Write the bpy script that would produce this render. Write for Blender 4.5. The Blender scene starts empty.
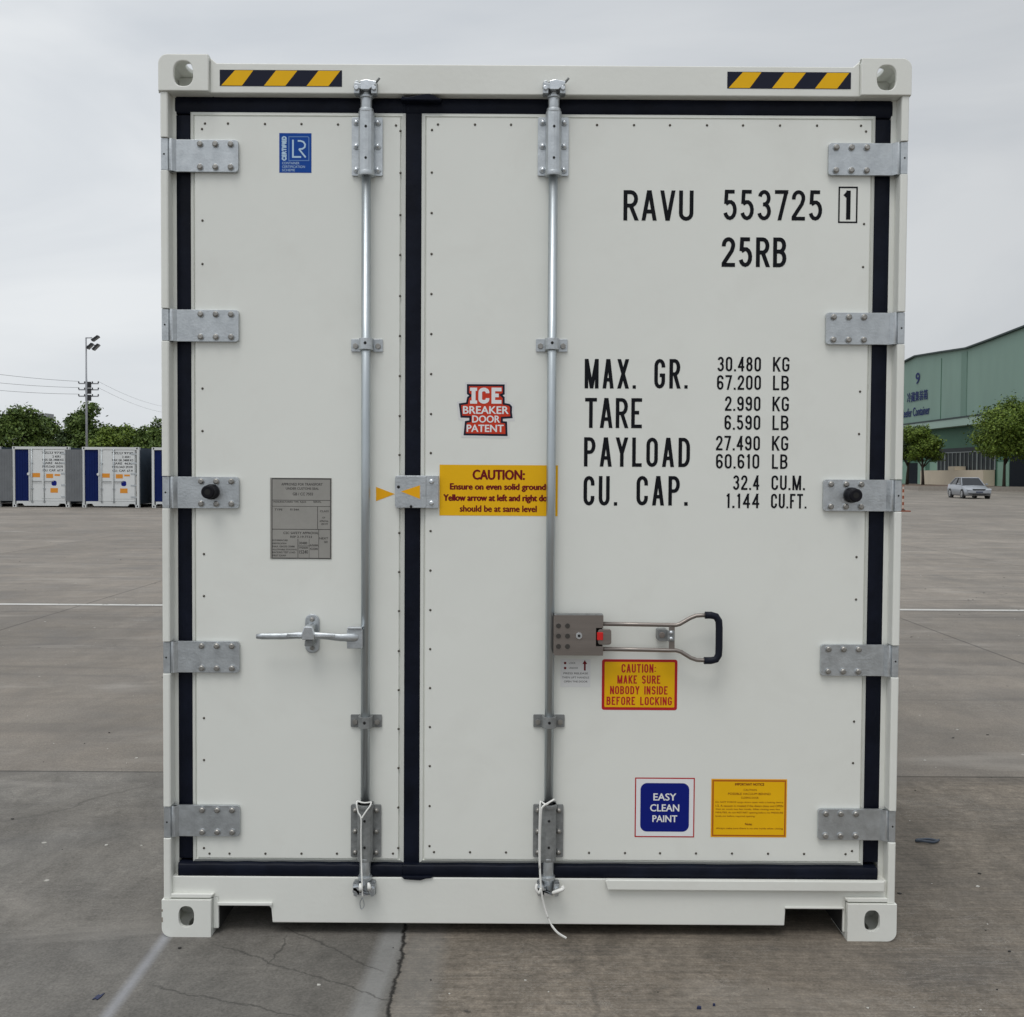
import bpy, bmesh, math, random
from mathutils import Vector, Matrix, Euler
from mathutils.geometry import tessellate_polygon
R = math.radians
random.seed(7)
scene = bpy.context.scene
col = scene.collection

# ------------------------------------------------------------------ camera
CAM = Vector((-0.0655, -3.4842, 1.5442)); F = 1061.65
cam_d = bpy.data.cameras.new("camera"); cam = bpy.data.objects.new("camera", cam_d); col.objects.link(cam)
cam_d.sensor_fit = 'HORIZONTAL'; cam_d.sensor_width = 36; cam_d.lens = 36 * F / 1024
cam_d.clip_start = 0.05; cam_d.clip_end = 3000
CROT = (Matrix.Rotation(R(90 - 1.861), 3, 'X') @ Matrix.Rotation(R(0.3576), 3, 'Z'))
cam.matrix_world = Matrix.Translation(CAM) @ CROT.to_4x4()
scene.camera = cam

# ------------------------------------------------------------------ sky, sun, exposure
SUN_EL, SUN_AZ = 62, 200        # soft overcast sun behind and above the viewer
world = bpy.data.worlds.new("World"); scene.world = world; world.use_nodes = True
wn = world.node_tree; wn.nodes.clear()
def N(t, kind, **kw):
    n = t.nodes.new(kind)
    for k, v in kw.items():
        if k in n.inputs: n.inputs[k].default_value = v
        else: setattr(n, k, v)
    return n
def lk(t, a, b): t.links.new(a, b)
sky = N(wn, 'ShaderNodeTexSky', sky_type='NISHITA', sun_disc=False)
sky.sun_elevation = R(SUN_EL); sky.sun_rotation = R(SUN_AZ); sky.dust_density = 3
tc = N(wn, 'ShaderNodeTexCoord')
sep = N(wn, 'ShaderNodeSeparateXYZ'); lk(wn, tc.outputs['Generated'], sep.inputs[0])
mp = N(wn, 'ShaderNodeMapping'); mp.inputs['Scale'].default_value = (1.0, 1.0, 3.2); lk(wn, tc.outputs['Generated'], mp.inputs[0])
cn = N(wn, 'ShaderNodeTexNoise', Scale=1.7, Detail=6.0, Roughness=0.5, Distortion=0.6); lk(wn, mp.outputs[0], cn.inputs['Vector'])
cr = N(wn, 'ShaderNodeValToRGB'); cr.color_ramp.elements[0].position = 0.36; cr.color_ramp.elements[0].color = (6.3, 6.65, 7.05, 1)
cr.color_ramp.elements[1].position = 0.66; cr.color_ramp.elements[1].color = (8.0, 8.25, 8.45, 1)
lk(wn, cn.outputs['Fac'], cr.inputs[0])
# overcast sky: brighter towards the zenith
zr = N(wn, 'ShaderNodeMapRange'); lk(wn, sep.outputs['Z'], zr.inputs['Value'])
zr.inputs['From Min'].default_value = 0.42; zr.inputs['From Max'].default_value = 1.0; zr.inputs['To Min'].default_value = 1.0; zr.inputs['To Max'].default_value = 1.75
xr = N(wn, 'ShaderNodeMapRange'); lk(wn, sep.outputs['X'], xr.inputs['Value'])      # thicker cloud towards the right (east) side
xr.inputs['From Min'].default_value = -0.35; xr.inputs['From Max'].default_value = 0.45; xr.inputs['To Min'].default_value = 1.03; xr.inputs['To Max'].default_value = 0.80
zx = N(wn, 'ShaderNodeMath', operation='MULTIPLY'); lk(wn, zr.outputs[0], zx.inputs[0]); lk(wn, xr.outputs[0], zx.inputs[1])
vm = N(wn, 'ShaderNodeVectorMath', operation='SCALE'); lk(wn, cr.outputs[0], vm.inputs[0]); lk(wn, zx.outputs[0], vm.inputs['Scale'])
mx = N(wn, 'ShaderNodeMix', data_type='RGBA'); mx.inputs[0].default_value = 0.95
lk(wn, sky.outputs[0], mx.inputs[6]); lk(wn, vm.outputs[0], mx.inputs[7])
bg = N(wn, 'ShaderNodeBackground', Strength=0.1); lk(wn, mx.outputs[2], bg.inputs[0])
wo = N(wn, 'ShaderNodeOutputWorld'); lk(wn, bg.outputs[0], wo.inputs[0])
sd = bpy.data.lights.new("sun", 'SUN'); sun = bpy.data.objects.new("sun", sd); col.objects.link(sun)
sd.energy = 0.95; sd.angle = R(25); sd.color = (1, 0.97, 0.93)
sun.rotation_euler = (R(90 - SUN_EL), 0, R(180 - SUN_AZ) + R(180) * 0)
sdir = Vector((math.sin(R(SUN_AZ)) * math.cos(R(SUN_EL)), math.cos(R(SUN_AZ)) * math.cos(R(SUN_EL)), math.sin(R(SUN_EL))))
sun.rotation_euler = sdir.to_track_quat('Z', 'Y').to_euler()
scene.render.engine = 'CYCLES'
scene.view_settings.view_transform = 'Standard'; scene.view_settings.look = 'None'
scene.view_settings.exposure = 0.0; scene.view_settings.gamma = 1.0; scene.view_settings.use_curve_mapping = False

# ------------------------------------------------------------------ helpers
def ray(px, py):
    return (CROT @ Vector(((px - 512) / F, -(py - 508.5) / F, -1)))
def onY(px, py, y):               # point of the plane Y=y that the photo shows at (px,py)
    d = ray(px, py); t = (y - CAM.y) / d.y; return CAM + d * t
def onZ(px, py, z=0.0):
    d = ray(px, py); t = (z - CAM.z) / d.z; return CAM + d * t
def onX(px, py, x):
    d = ray(px, py); t = (x - CAM.x) / d.x; return CAM + d * t
def rc(x0, y0, x1, y1, y):        # photo box -> (xmin, xmax, zmin, zmax) on plane Y=y
    cx, cy = (x0 + x1) / 2, (y0 + y1) / 2
    return (onY(x0, cy, y).x, onY(x1, cy, y).x, onY(cx, y1, y).z, onY(cx, y0, y).z)

class MB:
    def __init__(s): s.v = []; s.f = []; s.m = []; s.sm = []; s.mats = []
    def mat(s, m):
        if m not in s.mats: s.mats.append(m)
        return s.mats.index(m)
    def add(s, vs, fs, m, smooth=False):
        o = len(s.v); k = s.mat(m)
        s.v += [tuple(v) for v in vs]
        for f in fs: s.f.append([i + o for i in f]); s.m.append(k); s.sm.append(smooth)
    def box(s, x0, x1, y0, y1, z0, z1, m):
        if x0 > x1: x0, x1 = x1, x0
        if y0 > y1: y0, y1 = y1, y0
        if z0 > z1: z0, z1 = z1, z0
        vs = [(x, y, z) for x in (x0, x1) for y in (y0, y1) for z in (z0, z1)]
        s.add(vs, [(0, 1, 3, 2), (4, 6, 7, 5), (0, 4, 5, 1), (2, 3, 7, 6), (0, 2, 6, 4), (1, 5, 7, 3)], m)
    def tube(s, pts, r, m, n=12, caps=True, flat=1.0):
        pts = [Vector(p) for p in pts]; rs = r if isinstance(r, (list, tuple)) else [r] * len(pts)
        rings = []; up = None
        for i, p in enumerate(pts):
            a = pts[max(i - 1, 0)]; b = pts[min(i + 1, len(pts) - 1)]; t = (b - a).normalized()
            if up is None:
                ref = Vector((0, 0, 1)) if abs(t.z) < 0.9 else Vector((0, 1, 0)); up = (ref - t * ref.dot(t)).normalized()
            else: up = (up - t * up.dot(t)).normalized()
            sd_ = t.cross(up)
            rings.append([p + (up * math.cos(q) + sd_ * math.sin(q) * flat) * rs[i] for q in [2 * math.pi * k / n for k in range(n)]])
        vs = [v for rg in rings for v in rg]; fs = []
        for i in range(len(rings) - 1):
            for k in range(n):
                fs.append((i * n + k, i * n + (k + 1) % n, (i + 1) * n + (k + 1) % n, (i + 1) * n + k))
        s.add(vs, fs, m, True)
        if caps:
            s.add(rings[0], [tuple(reversed(range(n)))], m); s.add(rings[-1], [tuple(range(n))], m)
    def prism(s, out, y0, y1, m, axis='y'):      # outline in (x,z), extruded along y (or x: outline in (y,z))
        n = len(out)
        if axis == 'y': vs = [(a, y0, b) for a, b in out] + [(a, y1, b) for a, b in out]
        elif axis == 'x': vs = [(y0, a, b) for a, b in out] + [(y1, a, b) for a, b in out]
        else: vs = [(a, b, y0) for a, b in out] + [(a, b, y1) for a, b in out]
        fs = [tuple(range(n)), tuple(reversed(range(n, 2 * n)))]
        for i in range(n): fs.append((i, i + n, (i + 1) % n + n, (i + 1) % n))
        s.add(vs, fs, m)
    def ball(s, c, r, m, sx=1, sy=1, sz=1, n=10, k=6):
        vs = []; fs = []
        for i in range(k + 1):
            a = math.pi * i / k
            for j in range(n):
                b = 2 * math.pi * j / n
                vs.append((c[0] + r * sx * math.sin(a) * math.cos(b), c[1] + r * sy * math.sin(a) * math.sin(b), c[2] + r * sz * math.cos(a)))
        for i in range(k):
            for j in range(n): fs.append((i * n + j, i * n + (j + 1) % n, (i + 1) * n + (j + 1) % n, (i + 1) * n + j))
        s.add(vs, fs, m, True)
    def build(s, name, parent=None, bevel=0, label=None, seg=2):
        me = bpy.data.meshes.new(name); me.from_pydata(s.v, [], s.f)
        for m in s.mats: me.materials.append(m)
        me.polygons.foreach_set('material_index', s.m); me.polygons.foreach_set('use_smooth', s.sm)
        b = bmesh.new(); b.from_mesh(me); bmesh.ops.remove_doubles(b, verts=b.verts, dist=1e-5)
        bmesh.ops.recalc_face_normals(b, faces=b.faces); b.to_mesh(me); b.free()
        me.update()
        o = bpy.data.objects.new(name, me); col.objects.link(o)
        if parent: o.parent = parent; o.matrix_parent_inverse = parent_inv(parent)
        if bevel:
            md = o.modifiers.new('bevel', 'BEVEL'); md.width = bevel; md.segments = seg; md.limit_method = 'ANGLE'; md.angle_limit = R(40)
            md.harden_normals = False
        if label: o['label'] = label
        return o
def parent_inv(p):
    m = Matrix.Identity(4); q = p
    while q: m = m @ q.matrix_parent_inverse.inverted() if False else m; q = q.parent
    # all builders work in world coordinates: undo the root's placement
    w = world_of(p); return w.inverted()
def world_of(o):
    m = o.matrix_basis.copy()
    if o.parent: m = world_of(o.parent) @ o.matrix_parent_inverse @ m
    return m
def empty(name, loc=(0, 0, 0), rz=0):
    o = bpy.data.objects.new(name, None); col.objects.link(o); o.location = loc; o.rotation_euler = (0, 0, rz); o.empty_display_size = 0.2
    return o
def tag(o, label=None, cat=None, group=None, kind=None):
    if label: o['label'] = label
    if cat: o['category'] = cat
    if group: o['group'] = group
    if kind: o['kind'] = kind
    return o
KIDS = {}
def copy_tree(o, parent=None):
    c = o.copy(); col.objects.link(c)
    if parent: c.parent = parent
    for ch in [x for x in list(bpy.data.objects) if x.parent == o]: copy_tree(ch, c)
    return c

# ------------------------------------------------------------------ materials
def mat(name, color, rough=0.5, metal=0.0, var=0.0, vscale=4.0, bump=0.0, bscale=40.0, spec=0.5, stretch=(1, 1, 1), dirt=None, dirtf=0.0, dscale=1.5, rvar=0.0):
    m = bpy.data.materials.new(name); m.use_nodes = True; t = m.node_tree; b = t.nodes['Principled BSDF']
    b.inputs['Base Color'].default_value = (*color, 1); b.inputs['Roughness'].default_value = rough; b.inputs['Metallic'].default_value = metal
    b.inputs['Specular IOR Level'].default_value = spec
    c = N(t, 'ShaderNodeTexCoord'); mpp = N(t, 'ShaderNodeMapping'); mpp.inputs['Scale'].default_value = stretch; lk(t, c.outputs['Object'], mpp.inputs[0])
    out = None
    if var:
        n = N(t, 'ShaderNodeTexNoise', Scale=vscale, Detail=6.0, Roughness=0.6); lk(t, mpp.outputs[0], n.inputs['Vector'])
        r = N(t, 'ShaderNodeMapRange'); lk(t, n.outputs['Fac'], r.inputs['Value']); r.inputs['From Min'].default_value = .3; r.inputs['From Max'].default_value = .7
        r.inputs['To Min'].default_value = 1 - var; r.inputs['To Max'].default_value = 1 + var
        v = N(t, 'ShaderNodeVectorMath', operation='SCALE'); v.inputs[0].default_value = color; lk(t, r.outputs[0], v.inputs['Scale'])
        out = v.outputs[0]
        if rvar:
            r2 = N(t, 'ShaderNodeMapRange'); lk(t, n.outputs['Fac'], r2.inputs['Value']); r2.inputs['To Min'].default_value = rough - rvar; r2.inputs['To Max'].default_value = rough + rvar
            lk(t, r2.outputs[0], b.inputs['Roughness'])
    if dirt:
        n = N(t, 'ShaderNodeTexNoise', Scale=dscale, Detail=8.0, Roughness=0.65, Distortion=0.4); lk(t, mpp.outputs[0], n.inputs['Vector'])
        r = N(t, 'ShaderNodeMapRange'); lk(t, n.outputs['Fac'], r.inputs['Value']); r.inputs['From Min'].default_value = .5; r.inputs['From Max'].default_value = .8
        r.inputs['To Min'].default_value = 0; r.inputs['To Max'].default_value = dirtf
        x = N(t, 'ShaderNodeMix', data_type='RGBA'); lk(t, r.outputs[0], x.inputs[0])
        if out: lk(t, out, x.inputs[6])
        else: x.inputs[6].default_value = (*color, 1)
        x.inputs[7].default_value = (*dirt, 1); out = x.outputs[2]
    if out: lk(t, out, b.inputs['Base Color'])
    if bump:
        n = N(t, 'ShaderNodeTexNoise', Scale=bscale, Detail=3.0); lk(t, mpp.outputs[0], n.inputs['Vector'])
        bp = N(t, 'ShaderNodeBump', Strength=bump, Distance=0.01); lk(t, n.outputs['Fac'], bp.inputs['Height']); lk(t, bp.outputs[0], b.inputs['Normal'])
    return m

M = {}
M['paint'] = mat('container_white_paint', (.77, .78, .735), .42, var=.02, vscale=3, bump=.05, bscale=60, dirt=(.50, .47, .40), dirtf=.22, dscale=1.6)
M['door'] = mat('door_white_paint', (.785, .80, .755), .34, var=.02, vscale=1.1, bump=.22, bscale=3.5, dirt=(.52, .50, .45), dirtf=.17, dscale=3.2)
M['scuff'] = mat('scuffed_paint', (.25, .22, .18), .8, var=.3, vscale=60)
M['galv'] = mat('galvanised_steel', (.52, .55, .57), .40, .85, var=.13, vscale=28, bump=.10, bscale=140, rvar=.12, dirt=(.66, .68, .69), dirtf=.4, dscale=40)
M['galv_rod'] = mat('galvanised_rod', (.47, .51, .53), .33, .85, var=.14, vscale=20, stretch=(1, 1, .12), bump=.05, bscale=90, rvar=.1)
M['galv_dark'] = mat('aged_galvanised_steel', (.26, .27, .27), .55, .5, var=.2, vscale=45, bump=.15, bscale=120)
M['bolt'] = mat('bolt_steel', (.33, .32, .30), .38, .75, var=.25, vscale=60)
M['zinc'] = mat('bright_zinc', (.66, .69, .72), .25, .8, var=.12, vscale=50)
M['stainless'] = mat('brushed_stainless', (.27, .24, .22), .36, .8, var=.12, vscale=30, stretch=(.1, 1, 1), bump=.04, bscale=200)
M['boltdark'] = mat('dark_bolt_heads', (.07, .065, .06), .45, .5)
M['brorange'] = mat('brown_orange_print', (.46, .13, .012), .45, spec=.2)
M['rubber'] = mat('black_rubber_gasket', (.006, .008, .016), .42, var=.35, vscale=9, bump=.25, bscale=22, spec=0.12)
M['bumper'] = mat('black_rubber_bumper', (.008, .008, .011), .5, var=.2, spec=0.15)
M['grip'] = mat('rubber_grip', (.011, .013, .022), .45, bump=.1, spec=0.15)
M['hole'] = mat('dark_recess', (.012, .012, .012), .9)
M['ink'] = mat('black_vinyl_lettering', (.008, .009, .012), .5, spec=0.1)
M['rivet'] = mat('rivet_metal', (.10, .09, .075), .45, .5, var=.3, vscale=90, spec=0.3)
M['yellow'] = mat('yellow_vinyl', (.84, .47, .006), .4, var=.03, vscale=12, spec=0.2)
M['amber'] = mat('amber_vinyl', (.86, .42, .008), .4, spec=0.2)
M['navy'] = mat('dark_navy_vinyl', (.016, .018, .034), .42, spec=0.12)
M['maroon'] = mat('maroon_ink', (.16, .006, .012), .5, spec=0.15)
M['redink'] = mat('red_vinyl', (.46, .018, .022), .42, spec=0.2)
M['orred'] = mat('orange_red_vinyl', (.58, .045, .018), .42, var=.08, vscale=30, spec=0.2)
M['blue'] = mat('blue_vinyl', (.006, .014, .19), .35, spec=0.15)
M['lrblue'] = mat('bright_blue_vinyl', (.004, .06, .32), .38, var=.05, vscale=20, spec=0.2)
M['lrpale'] = mat('pale_blue_print', (.45, .62, .78), .45)
M['lrmid'] = mat('mid_blue_print', (.10, .22, .50), .45)
M['white'] = mat('white_vinyl', (.80, .81, .82), .4)
M['offwhite'] = mat('clear_edge_vinyl', (.72, .725, .72), .3)
M['plate'] = mat('etched_plate_metal', (.34, .33, .305), .42, .35, var=.08, vscale=14)
M['plateink'] = mat('etched_plate_print', (.03, .028, .027), .6)
M['red'] = mat('red_button', (.62, .012, .01), .35)
M['cord'] = mat('white_nylon_cord', (.78, .78, .75), .6)
M['under'] = mat('underframe_painted_shade', (.022, .022, .022), .8)  # near-black: shade below the container is put into the underframe colour
M['roofm'] = mat('container_roof_paint', (.66, .67, .65), .5)

# ------------------------------------------------------------------ ground material and terrain
def ground_mat():
    m = bpy.data.materials.new('yard_concrete'); m.use_nodes = True; t = m.node_tree; b = t.nodes['Principled BSDF']
    c = N(t, 'ShaderNodeTexCoord'); P = c.outputs['Object']; s = N(t, 'ShaderNodeSeparateXYZ'); lk(t, P, s.inputs[0])
    def math_(op, a, bb=None, cc=None, clamp=False):
        n = N(t, 'ShaderNodeMath', operation=op); n.use_clamp = clamp
        for i, q in enumerate((a, bb, cc)):
            if q is None: continue
            if isinstance(q, (int, float)): n.inputs[i].default_value = q
            else: lk(t, q, n.inputs[i])
        return n.outputs[0]
    def noise(scale, detail=6.0, rough=.6, sc=None, dist=0.0, out='Fac'):
        n = N(t, 'ShaderNodeTexNoise', Scale=scale, Detail=detail, Roughness=rough, Distortion=dist)
        if sc:
            q = N(t, 'ShaderNodeMapping'); q.inputs['Scale'].default_value = sc; lk(t, P, q.inputs[0]); lk(t, q.outputs[0], n.inputs['Vector'])
        else: lk(t, P, n.inputs['Vector'])
        return n.outputs[out]
    def ramp(v, a, bb, lo=0.0, hi=1.0):
        n = N(t, 'ShaderNodeMapRange'); lk(t, v, n.inputs['Value'])
        n.inputs['From Min'].default_value = a; n.inputs['From Max'].default_value = bb; n.inputs['To Min'].default_value = lo; n.inputs['To Max'].default_value = hi
        return n.outputs[0]
    def mixc(f, a, bb):
        n = N(t, 'ShaderNodeMix', data_type='RGBA')
        if isinstance(f, (int, float)): n.inputs[0].default_value = f
        else: lk(t, f, n.inputs[0])
        for i, q in ((6, a), (7, bb)):
            if isinstance(q, tuple): n.inputs[i].default_value = (*q, 1)
            else: lk(t, q, n.inputs[i])
        return n.outputs[2]
    big = noise(.22, 5, .6); mid = noise(1.3, 7, .62, dist=.5); fine = noise(28, 5, .65); broom = noise(9, 6, .7, sc=(.22, 3.2, 1))
    base = mixc(ramp(big, .35, .65), (.180, .160, .136), (.268, .236, .200))
    base = mixc(ramp(mid, .32, .66), mixc(.55, base, (.112, .102, .090)), base)
    # slab to slab tint
    cx = math_('FLOOR', math_('DIVIDE', math_('SUBTRACT', s.outputs[0], GX), 4.6)); cy = math_('FLOOR', math_('DIVIDE', math_('SUBTRACT', s.outputs[1], GY), 6.2))
    cv = N(t, 'ShaderNodeCombineXYZ'); lk(t, cx, cv.inputs[0]); lk(t, cy, cv.inputs[1])
    wnz = N(t, 'ShaderNodeTexWhiteNoise', noise_dimensions='2D'); lk(t, cv.outputs[0], wnz.inputs['Vector'])
    sl = N(t, 'ShaderNodeVectorMath', operation='SCALE'); lk(t, base, sl.inputs[0]); lk(t, ramp(wnz.outputs['Value'], 0, 1, .90, 1.10), sl.inputs['Scale'])
    base = sl.outputs[0]
    # greyer, darker slab left of the joint in front of the container
    wob = math_('MULTIPLY', math_('SUBTRACT', noise(3.5, 8, .7), .5), .10)
    xj = math_('ADD', math_('ADD', s.outputs[0], wob), math_('MULTIPLY', math_('ADD', s.outputs[1], .0), CRK_S))   # distance coordinate across the joint
    left = ramp(math_('SUBTRACT', xj, CRK_X), -.005, .005, 1, 0)
    near = ramp(s.outputs[1], GY + .0, GY + .02, 1, 0)
    lm = math_('MULTIPLY', left, near)
    base = mixc(math_('MULTIPLY', lm, .58), base, (.108, .108, .102))
    rm = math_('MULTIPLY', math_('SUBTRACT', 1.0, left), near)
    base = mixc(math_('MULTIPLY', rm, math_('MULTIPLY', ramp(broom, .35, .7), .55)), base, (.105, .088, .070))
    base = mixc(math_('MULTIPLY', rm, .30), base, (.185, .150, .108))
    # broom texture and fine grit
    bs = N(t, 'ShaderNodeVectorMath', operation='SCALE'); lk(t, base, bs.inputs[0])
    broom2 = noise(30, 5, .7, sc=(.10, 3.4, 1)); grit = noise(120, 3, .6); lk(t, math_('MULTIPLY', math_('ADD', 1.0, math_('MULTIPLY', math_('SUBTRACT', math_('MULTIPLY', ramp(broom, .3, .7, .74, 1.24), ramp(fine, .3, .7, .74, 1.26)), 1.0), math_('ADD', math_('ADD', math_('MULTIPLY', ramp(noise(.7, 4), .42, .6, .0, 1.0), .14), math_('MULTIPLY', rm, .75)), math_('MULTIPLY', lm, .12)))), math_('MULTIPLY', math_('ADD', 1.0, math_('MULTIPLY', math_('SUBTRACT', ramp(broom2, .3, .7, .72, 1.26), 1.0), math_('ADD', .08, math_('MULTIPLY', rm, .9)))), math_('MULTIPLY', ramp(grit, .3, .7, .78, 1.22), ramp(noise(55, 4, .7), .3, .7, .84, 1.16)))), bs.inputs['Scale']); base = bs.outputs[0]
    # mottling and water-stain patches
    mot = noise(3.0, 9, .72, sc=(1, .55, 1), dist=.9); mot2 = noise(.62, 8, .72, sc=(1, .5, 1), dist=1.0); mot3 = noise(8, 7, .7, sc=(1, .6, 1), dist=.6); farl = ramp(s.outputs[1], 8.8, 9.1, 1.0, 1.10)
    ms = N(t, 'ShaderNodeVectorMath', operation='SCALE'); lk(t, base, ms.inputs[0]); mm_ = math_('MULTIPLY', math_('MULTIPLY', ramp(mot, .34, .66, .80, 1.18), ramp(mot3, .34, .66, .86, 1.12)), ramp(mot2, .36, .64, .78, 1.16)); amp = ramp(s.outputs[1], GY - .05, GY + .05, 1.0, .45); lk(t, math_('MULTIPLY', math_('ADD', 1.0, math_('MULTIPLY', math_('SUBTRACT', mm_, 1.0), amp)), farl), ms.inputs['Scale']); base = ms.outputs[0]
    q = N(t, 'ShaderNodeMapping'); q.inputs['Rotation'].default_value = (0, 0, R(-28)); q.inputs['Scale'].default_value = (.35, 3.0, 1); lk(t, P, q.inputs[0])
    nt = N(t, 'ShaderNodeTexNoise', Scale=1.0, Detail=4.0, Roughness=.55, Distortion=.7); lk(t, q.outputs[0], nt.inputs['Vector'])
    base = mixc(ramp(nt.outputs['Fac'], .50, .74, 0, .45), base, (.085, .080, .076))
    # pale stains
    ps = noise(.9, 6, .6, sc=(.5, 1.6, 1), dist=1.0)
    base = mixc(ramp(ps, .56, .74, 0, .5), base, (.36, .335, .30))
    # white specks and dark specks
    vo = N(t, 'ShaderNodeTexVoronoi', Scale=5.0); lk(t, P, vo.inputs['Vector'])
    kk = N(t, 'ShaderNodeSeparateColor'); lk(t, vo.outputs['Color'], kk.inputs[0])
    sp = math_('MULTIPLY', ramp(math_('ADD', vo.outputs['Distance'], math_('MULTIPLY', math_('SUBTRACT', fine, .5), .12)), .035, .06, 1, 0), math_('GREATER_THAN', kk.outputs[0], .90))
    base = mixc(math_('MULTIPLY', sp, .75), base, (.52, .50, .46))
    sp2 = math_('MULTIPLY', ramp(math_('ADD', vo.outputs['Distance'], math_('MULTIPLY', math_('SUBTRACT', fine, .5), .12)), .04, .07, 1, 0), math_('LESS_THAN', kk.outputs[0], .09))
    base = mixc(math_('MULTIPLY', sp2, .8), base, (.03, .028, .026))
    # scratchy white scrapes
    sc_ = noise(2.2, 9, .75, sc=(1, 2.4, 1), dist=2.2)
    band = ramp(math_('ABSOLUTE', math_('SUBTRACT', sc_, .5)), 0, .006, 1, 0)
    base = mixc(math_('MULTIPLY', math_('MULTIPLY', band, ramp(noise(1.1, 3), .52, .60)), .5), base, (.48, .46, .42))
    # faint old paint stripe beside the left casting and cement smear along the joint
    def stripe(P0, P1, w, soft):
        d = (P1 - P0); d.z = 0; d.normalize(); nx, ny = -d.y, d.x
        dd = math_('ABSOLUTE', math_('ADD', math_('ADD', math_('MULTIPLY', s.outputs[0], nx), math_('MULTIPLY', s.outputs[1], ny)), -(P0.x * nx + P0.y * ny)))
        return ramp(dd, w, w + soft, 1, 0)
    st = math_('MULTIPLY', stripe(onZ(165, 938), onZ(106, 1017), .004, .024), ramp(s.outputs[1], .2, .0, 0, 1))
    base = mixc(math_('MULTIPLY', st, ramp(mid, .3, .6, .35, .75)), base, (.36, .37, .40))
    st2 = math_('MULTIPLY', stripe(onZ(395, 930), onZ(363, 1017), .022, .035), near)
    base = mixc(math_('MULTIPLY', st2, ramp(mid, .3, .65, .25, .6)), base, (.33, .335, .33))
    st3 = math_('MULTIPLY', stripe(onZ(428, 930), onZ(410, 1017), .04, .05), near)
    base = mixc(math_('MULTIPLY', st3, .28), base, (.25, .255, .25))
    # diagonal cracks in the left slab
    wb = math_('MULTIPLY', math_('SUBTRACT', noise(6, 6, .7), .5), .09)
    for (a0, a1, l0, l1) in (((215, 945), (396, 1001), 200, 400), ((284, 926), (382, 972), 280, 392), ((289, 934), (270, 966), 268, 291), ((150, 985), (300, 1017), 120, 320)):
        P0, P1 = onZ(*a0), onZ(*a1); d = (P1 - P0); d.z = 0; d.normalize(); L_ = (P1 - P0).length
        nx, ny = -d.y, d.x
        dd = math_('ABSOLUTE', math_('ADD', wb, math_('ADD', math_('ADD', math_('MULTIPLY', s.outputs[0], nx), math_('MULTIPLY', s.outputs[1], ny)), -(P0.x * nx + P0.y * ny))))
        al = math_('ADD', math_('ADD', math_('MULTIPLY', s.outputs[0], d.x), math_('MULTIPLY', s.outputs[1], d.y)), -(P0.x * d.x + P0.y * d.y))
        seg = math_('MULTIPLY', ramp(al, -.02, .04, 0, 1), ramp(al, L_ - .04, L_ + .02, 1, 0))
        base = mixc(math_('MULTIPLY', math_('MULTIPLY', ramp(dd, .001, .006, 1, 0), seg), .65), base, (.04, .038, .035))
    # hairline cracks
    vc = N(t, 'ShaderNodeTexVoronoi', feature='DISTANCE_TO_EDGE', Scale=.55)
    dn = N(t, 'ShaderNodeVectorMath', operation='ADD'); nn = N(t, 'ShaderNodeTexNoise', Scale=2.5, Detail=6.0); lk(t, P, nn.inputs['Vector'])
    sc2 = N(t, 'ShaderNodeVectorMath', operation='SCALE'); lk(t, nn.outputs['Color'], sc2.inputs[0]); sc2.inputs['Scale'].default_value = .5
    lk(t, P, dn.inputs[0]); lk(t, sc2.outputs[0], dn.inputs[1]); lk(t, dn.outputs[0], vc.inputs['Vector'])
    hc = math_('MULTIPLY', ramp(vc.outputs['Distance'], .002, .007, 1, 0), ramp(noise(.45, 2), .56, .64))
    base = mixc(math_('MULTIPLY', hc, .35), base, (.05, .047, .043))
    # joints: the jagged one before the container and straight sawn ones
    jd = math_('ABSOLUTE', math_('SUBTRACT', xj, CRK_X))
    jag = ramp(math_('ADD', jd, math_('MULTIPLY', math_('SUBTRACT', noise(30, 4), .5), .012)), .002, .009, 1, 0)
    def mod_line(v, off, per, w):
        f_ = math_('ABSOLUTE', math_('SUBTRACT', math_('MODULO', math_('ADD', math_('SUBTRACT', v, off), 1000 * per + per / 2), per), per / 2))
        return ramp(f_, w * .4, w, 1, 0)
    jy = mod_line(s.outputs[1], GY, 6.2, .012); jx = math_('MULTIPLY', mod_line(s.outputs[0], GX, 4.6, .014), math_('SUBTRACT', 1.0, near))
    jj = math_('MAXIMUM', math_('MULTIPLY', jag, near), math_('MULTIPLY', math_('MAXIMUM', jy, jx), .6))
    base = mixc(jj, base, (.022, .020, .018))
    lk(t, base, b.inputs['Base Color'])
    lk(t, ramp(mid, .3, .7, .62, .92), b.inputs['Roughness'])
    b.inputs['Specular IOR Level'].default_value = .35
    hgt = math_('SUBTRACT', math_('ADD', math_('MULTIPLY', fine, .5), math_('MULTIPLY', broom, .9)), math_('MULTIPLY', jj, 1.5))
    bp = N(t, 'ShaderNodeBump', Strength=.45, Distance=.006); lk(t, hgt, bp.inputs['Height']); lk(t, bp.outputs[0], b.inputs['Normal'])
    return m
_a, _b = onZ(405, 925), onZ(388, 1017)
CRK_S = -(_b.x - _a.x) / (_b.y - _a.y); CRK_X = _a.x + CRK_S * _a.y
GX = onZ(405, 925).x; GY = onZ(80, 771.5).y
M['ground'] = ground_mat()
def gz(x, y):
    t = min(max((y - 72) / 60, 0), 1); return .6 * t * t * (3 - 2 * t)
g = MB()
xs = [-900, -300, -120, -60, -30, -15, -5, 0, 5, 15, 30, 60, 120, 300, 900]
ys = [-60, -20, -6, 0, 6, 20, 50, 72] + [72 + 5 * i for i in range(1, 13)] + [160, 300, 700, 1400]
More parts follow.
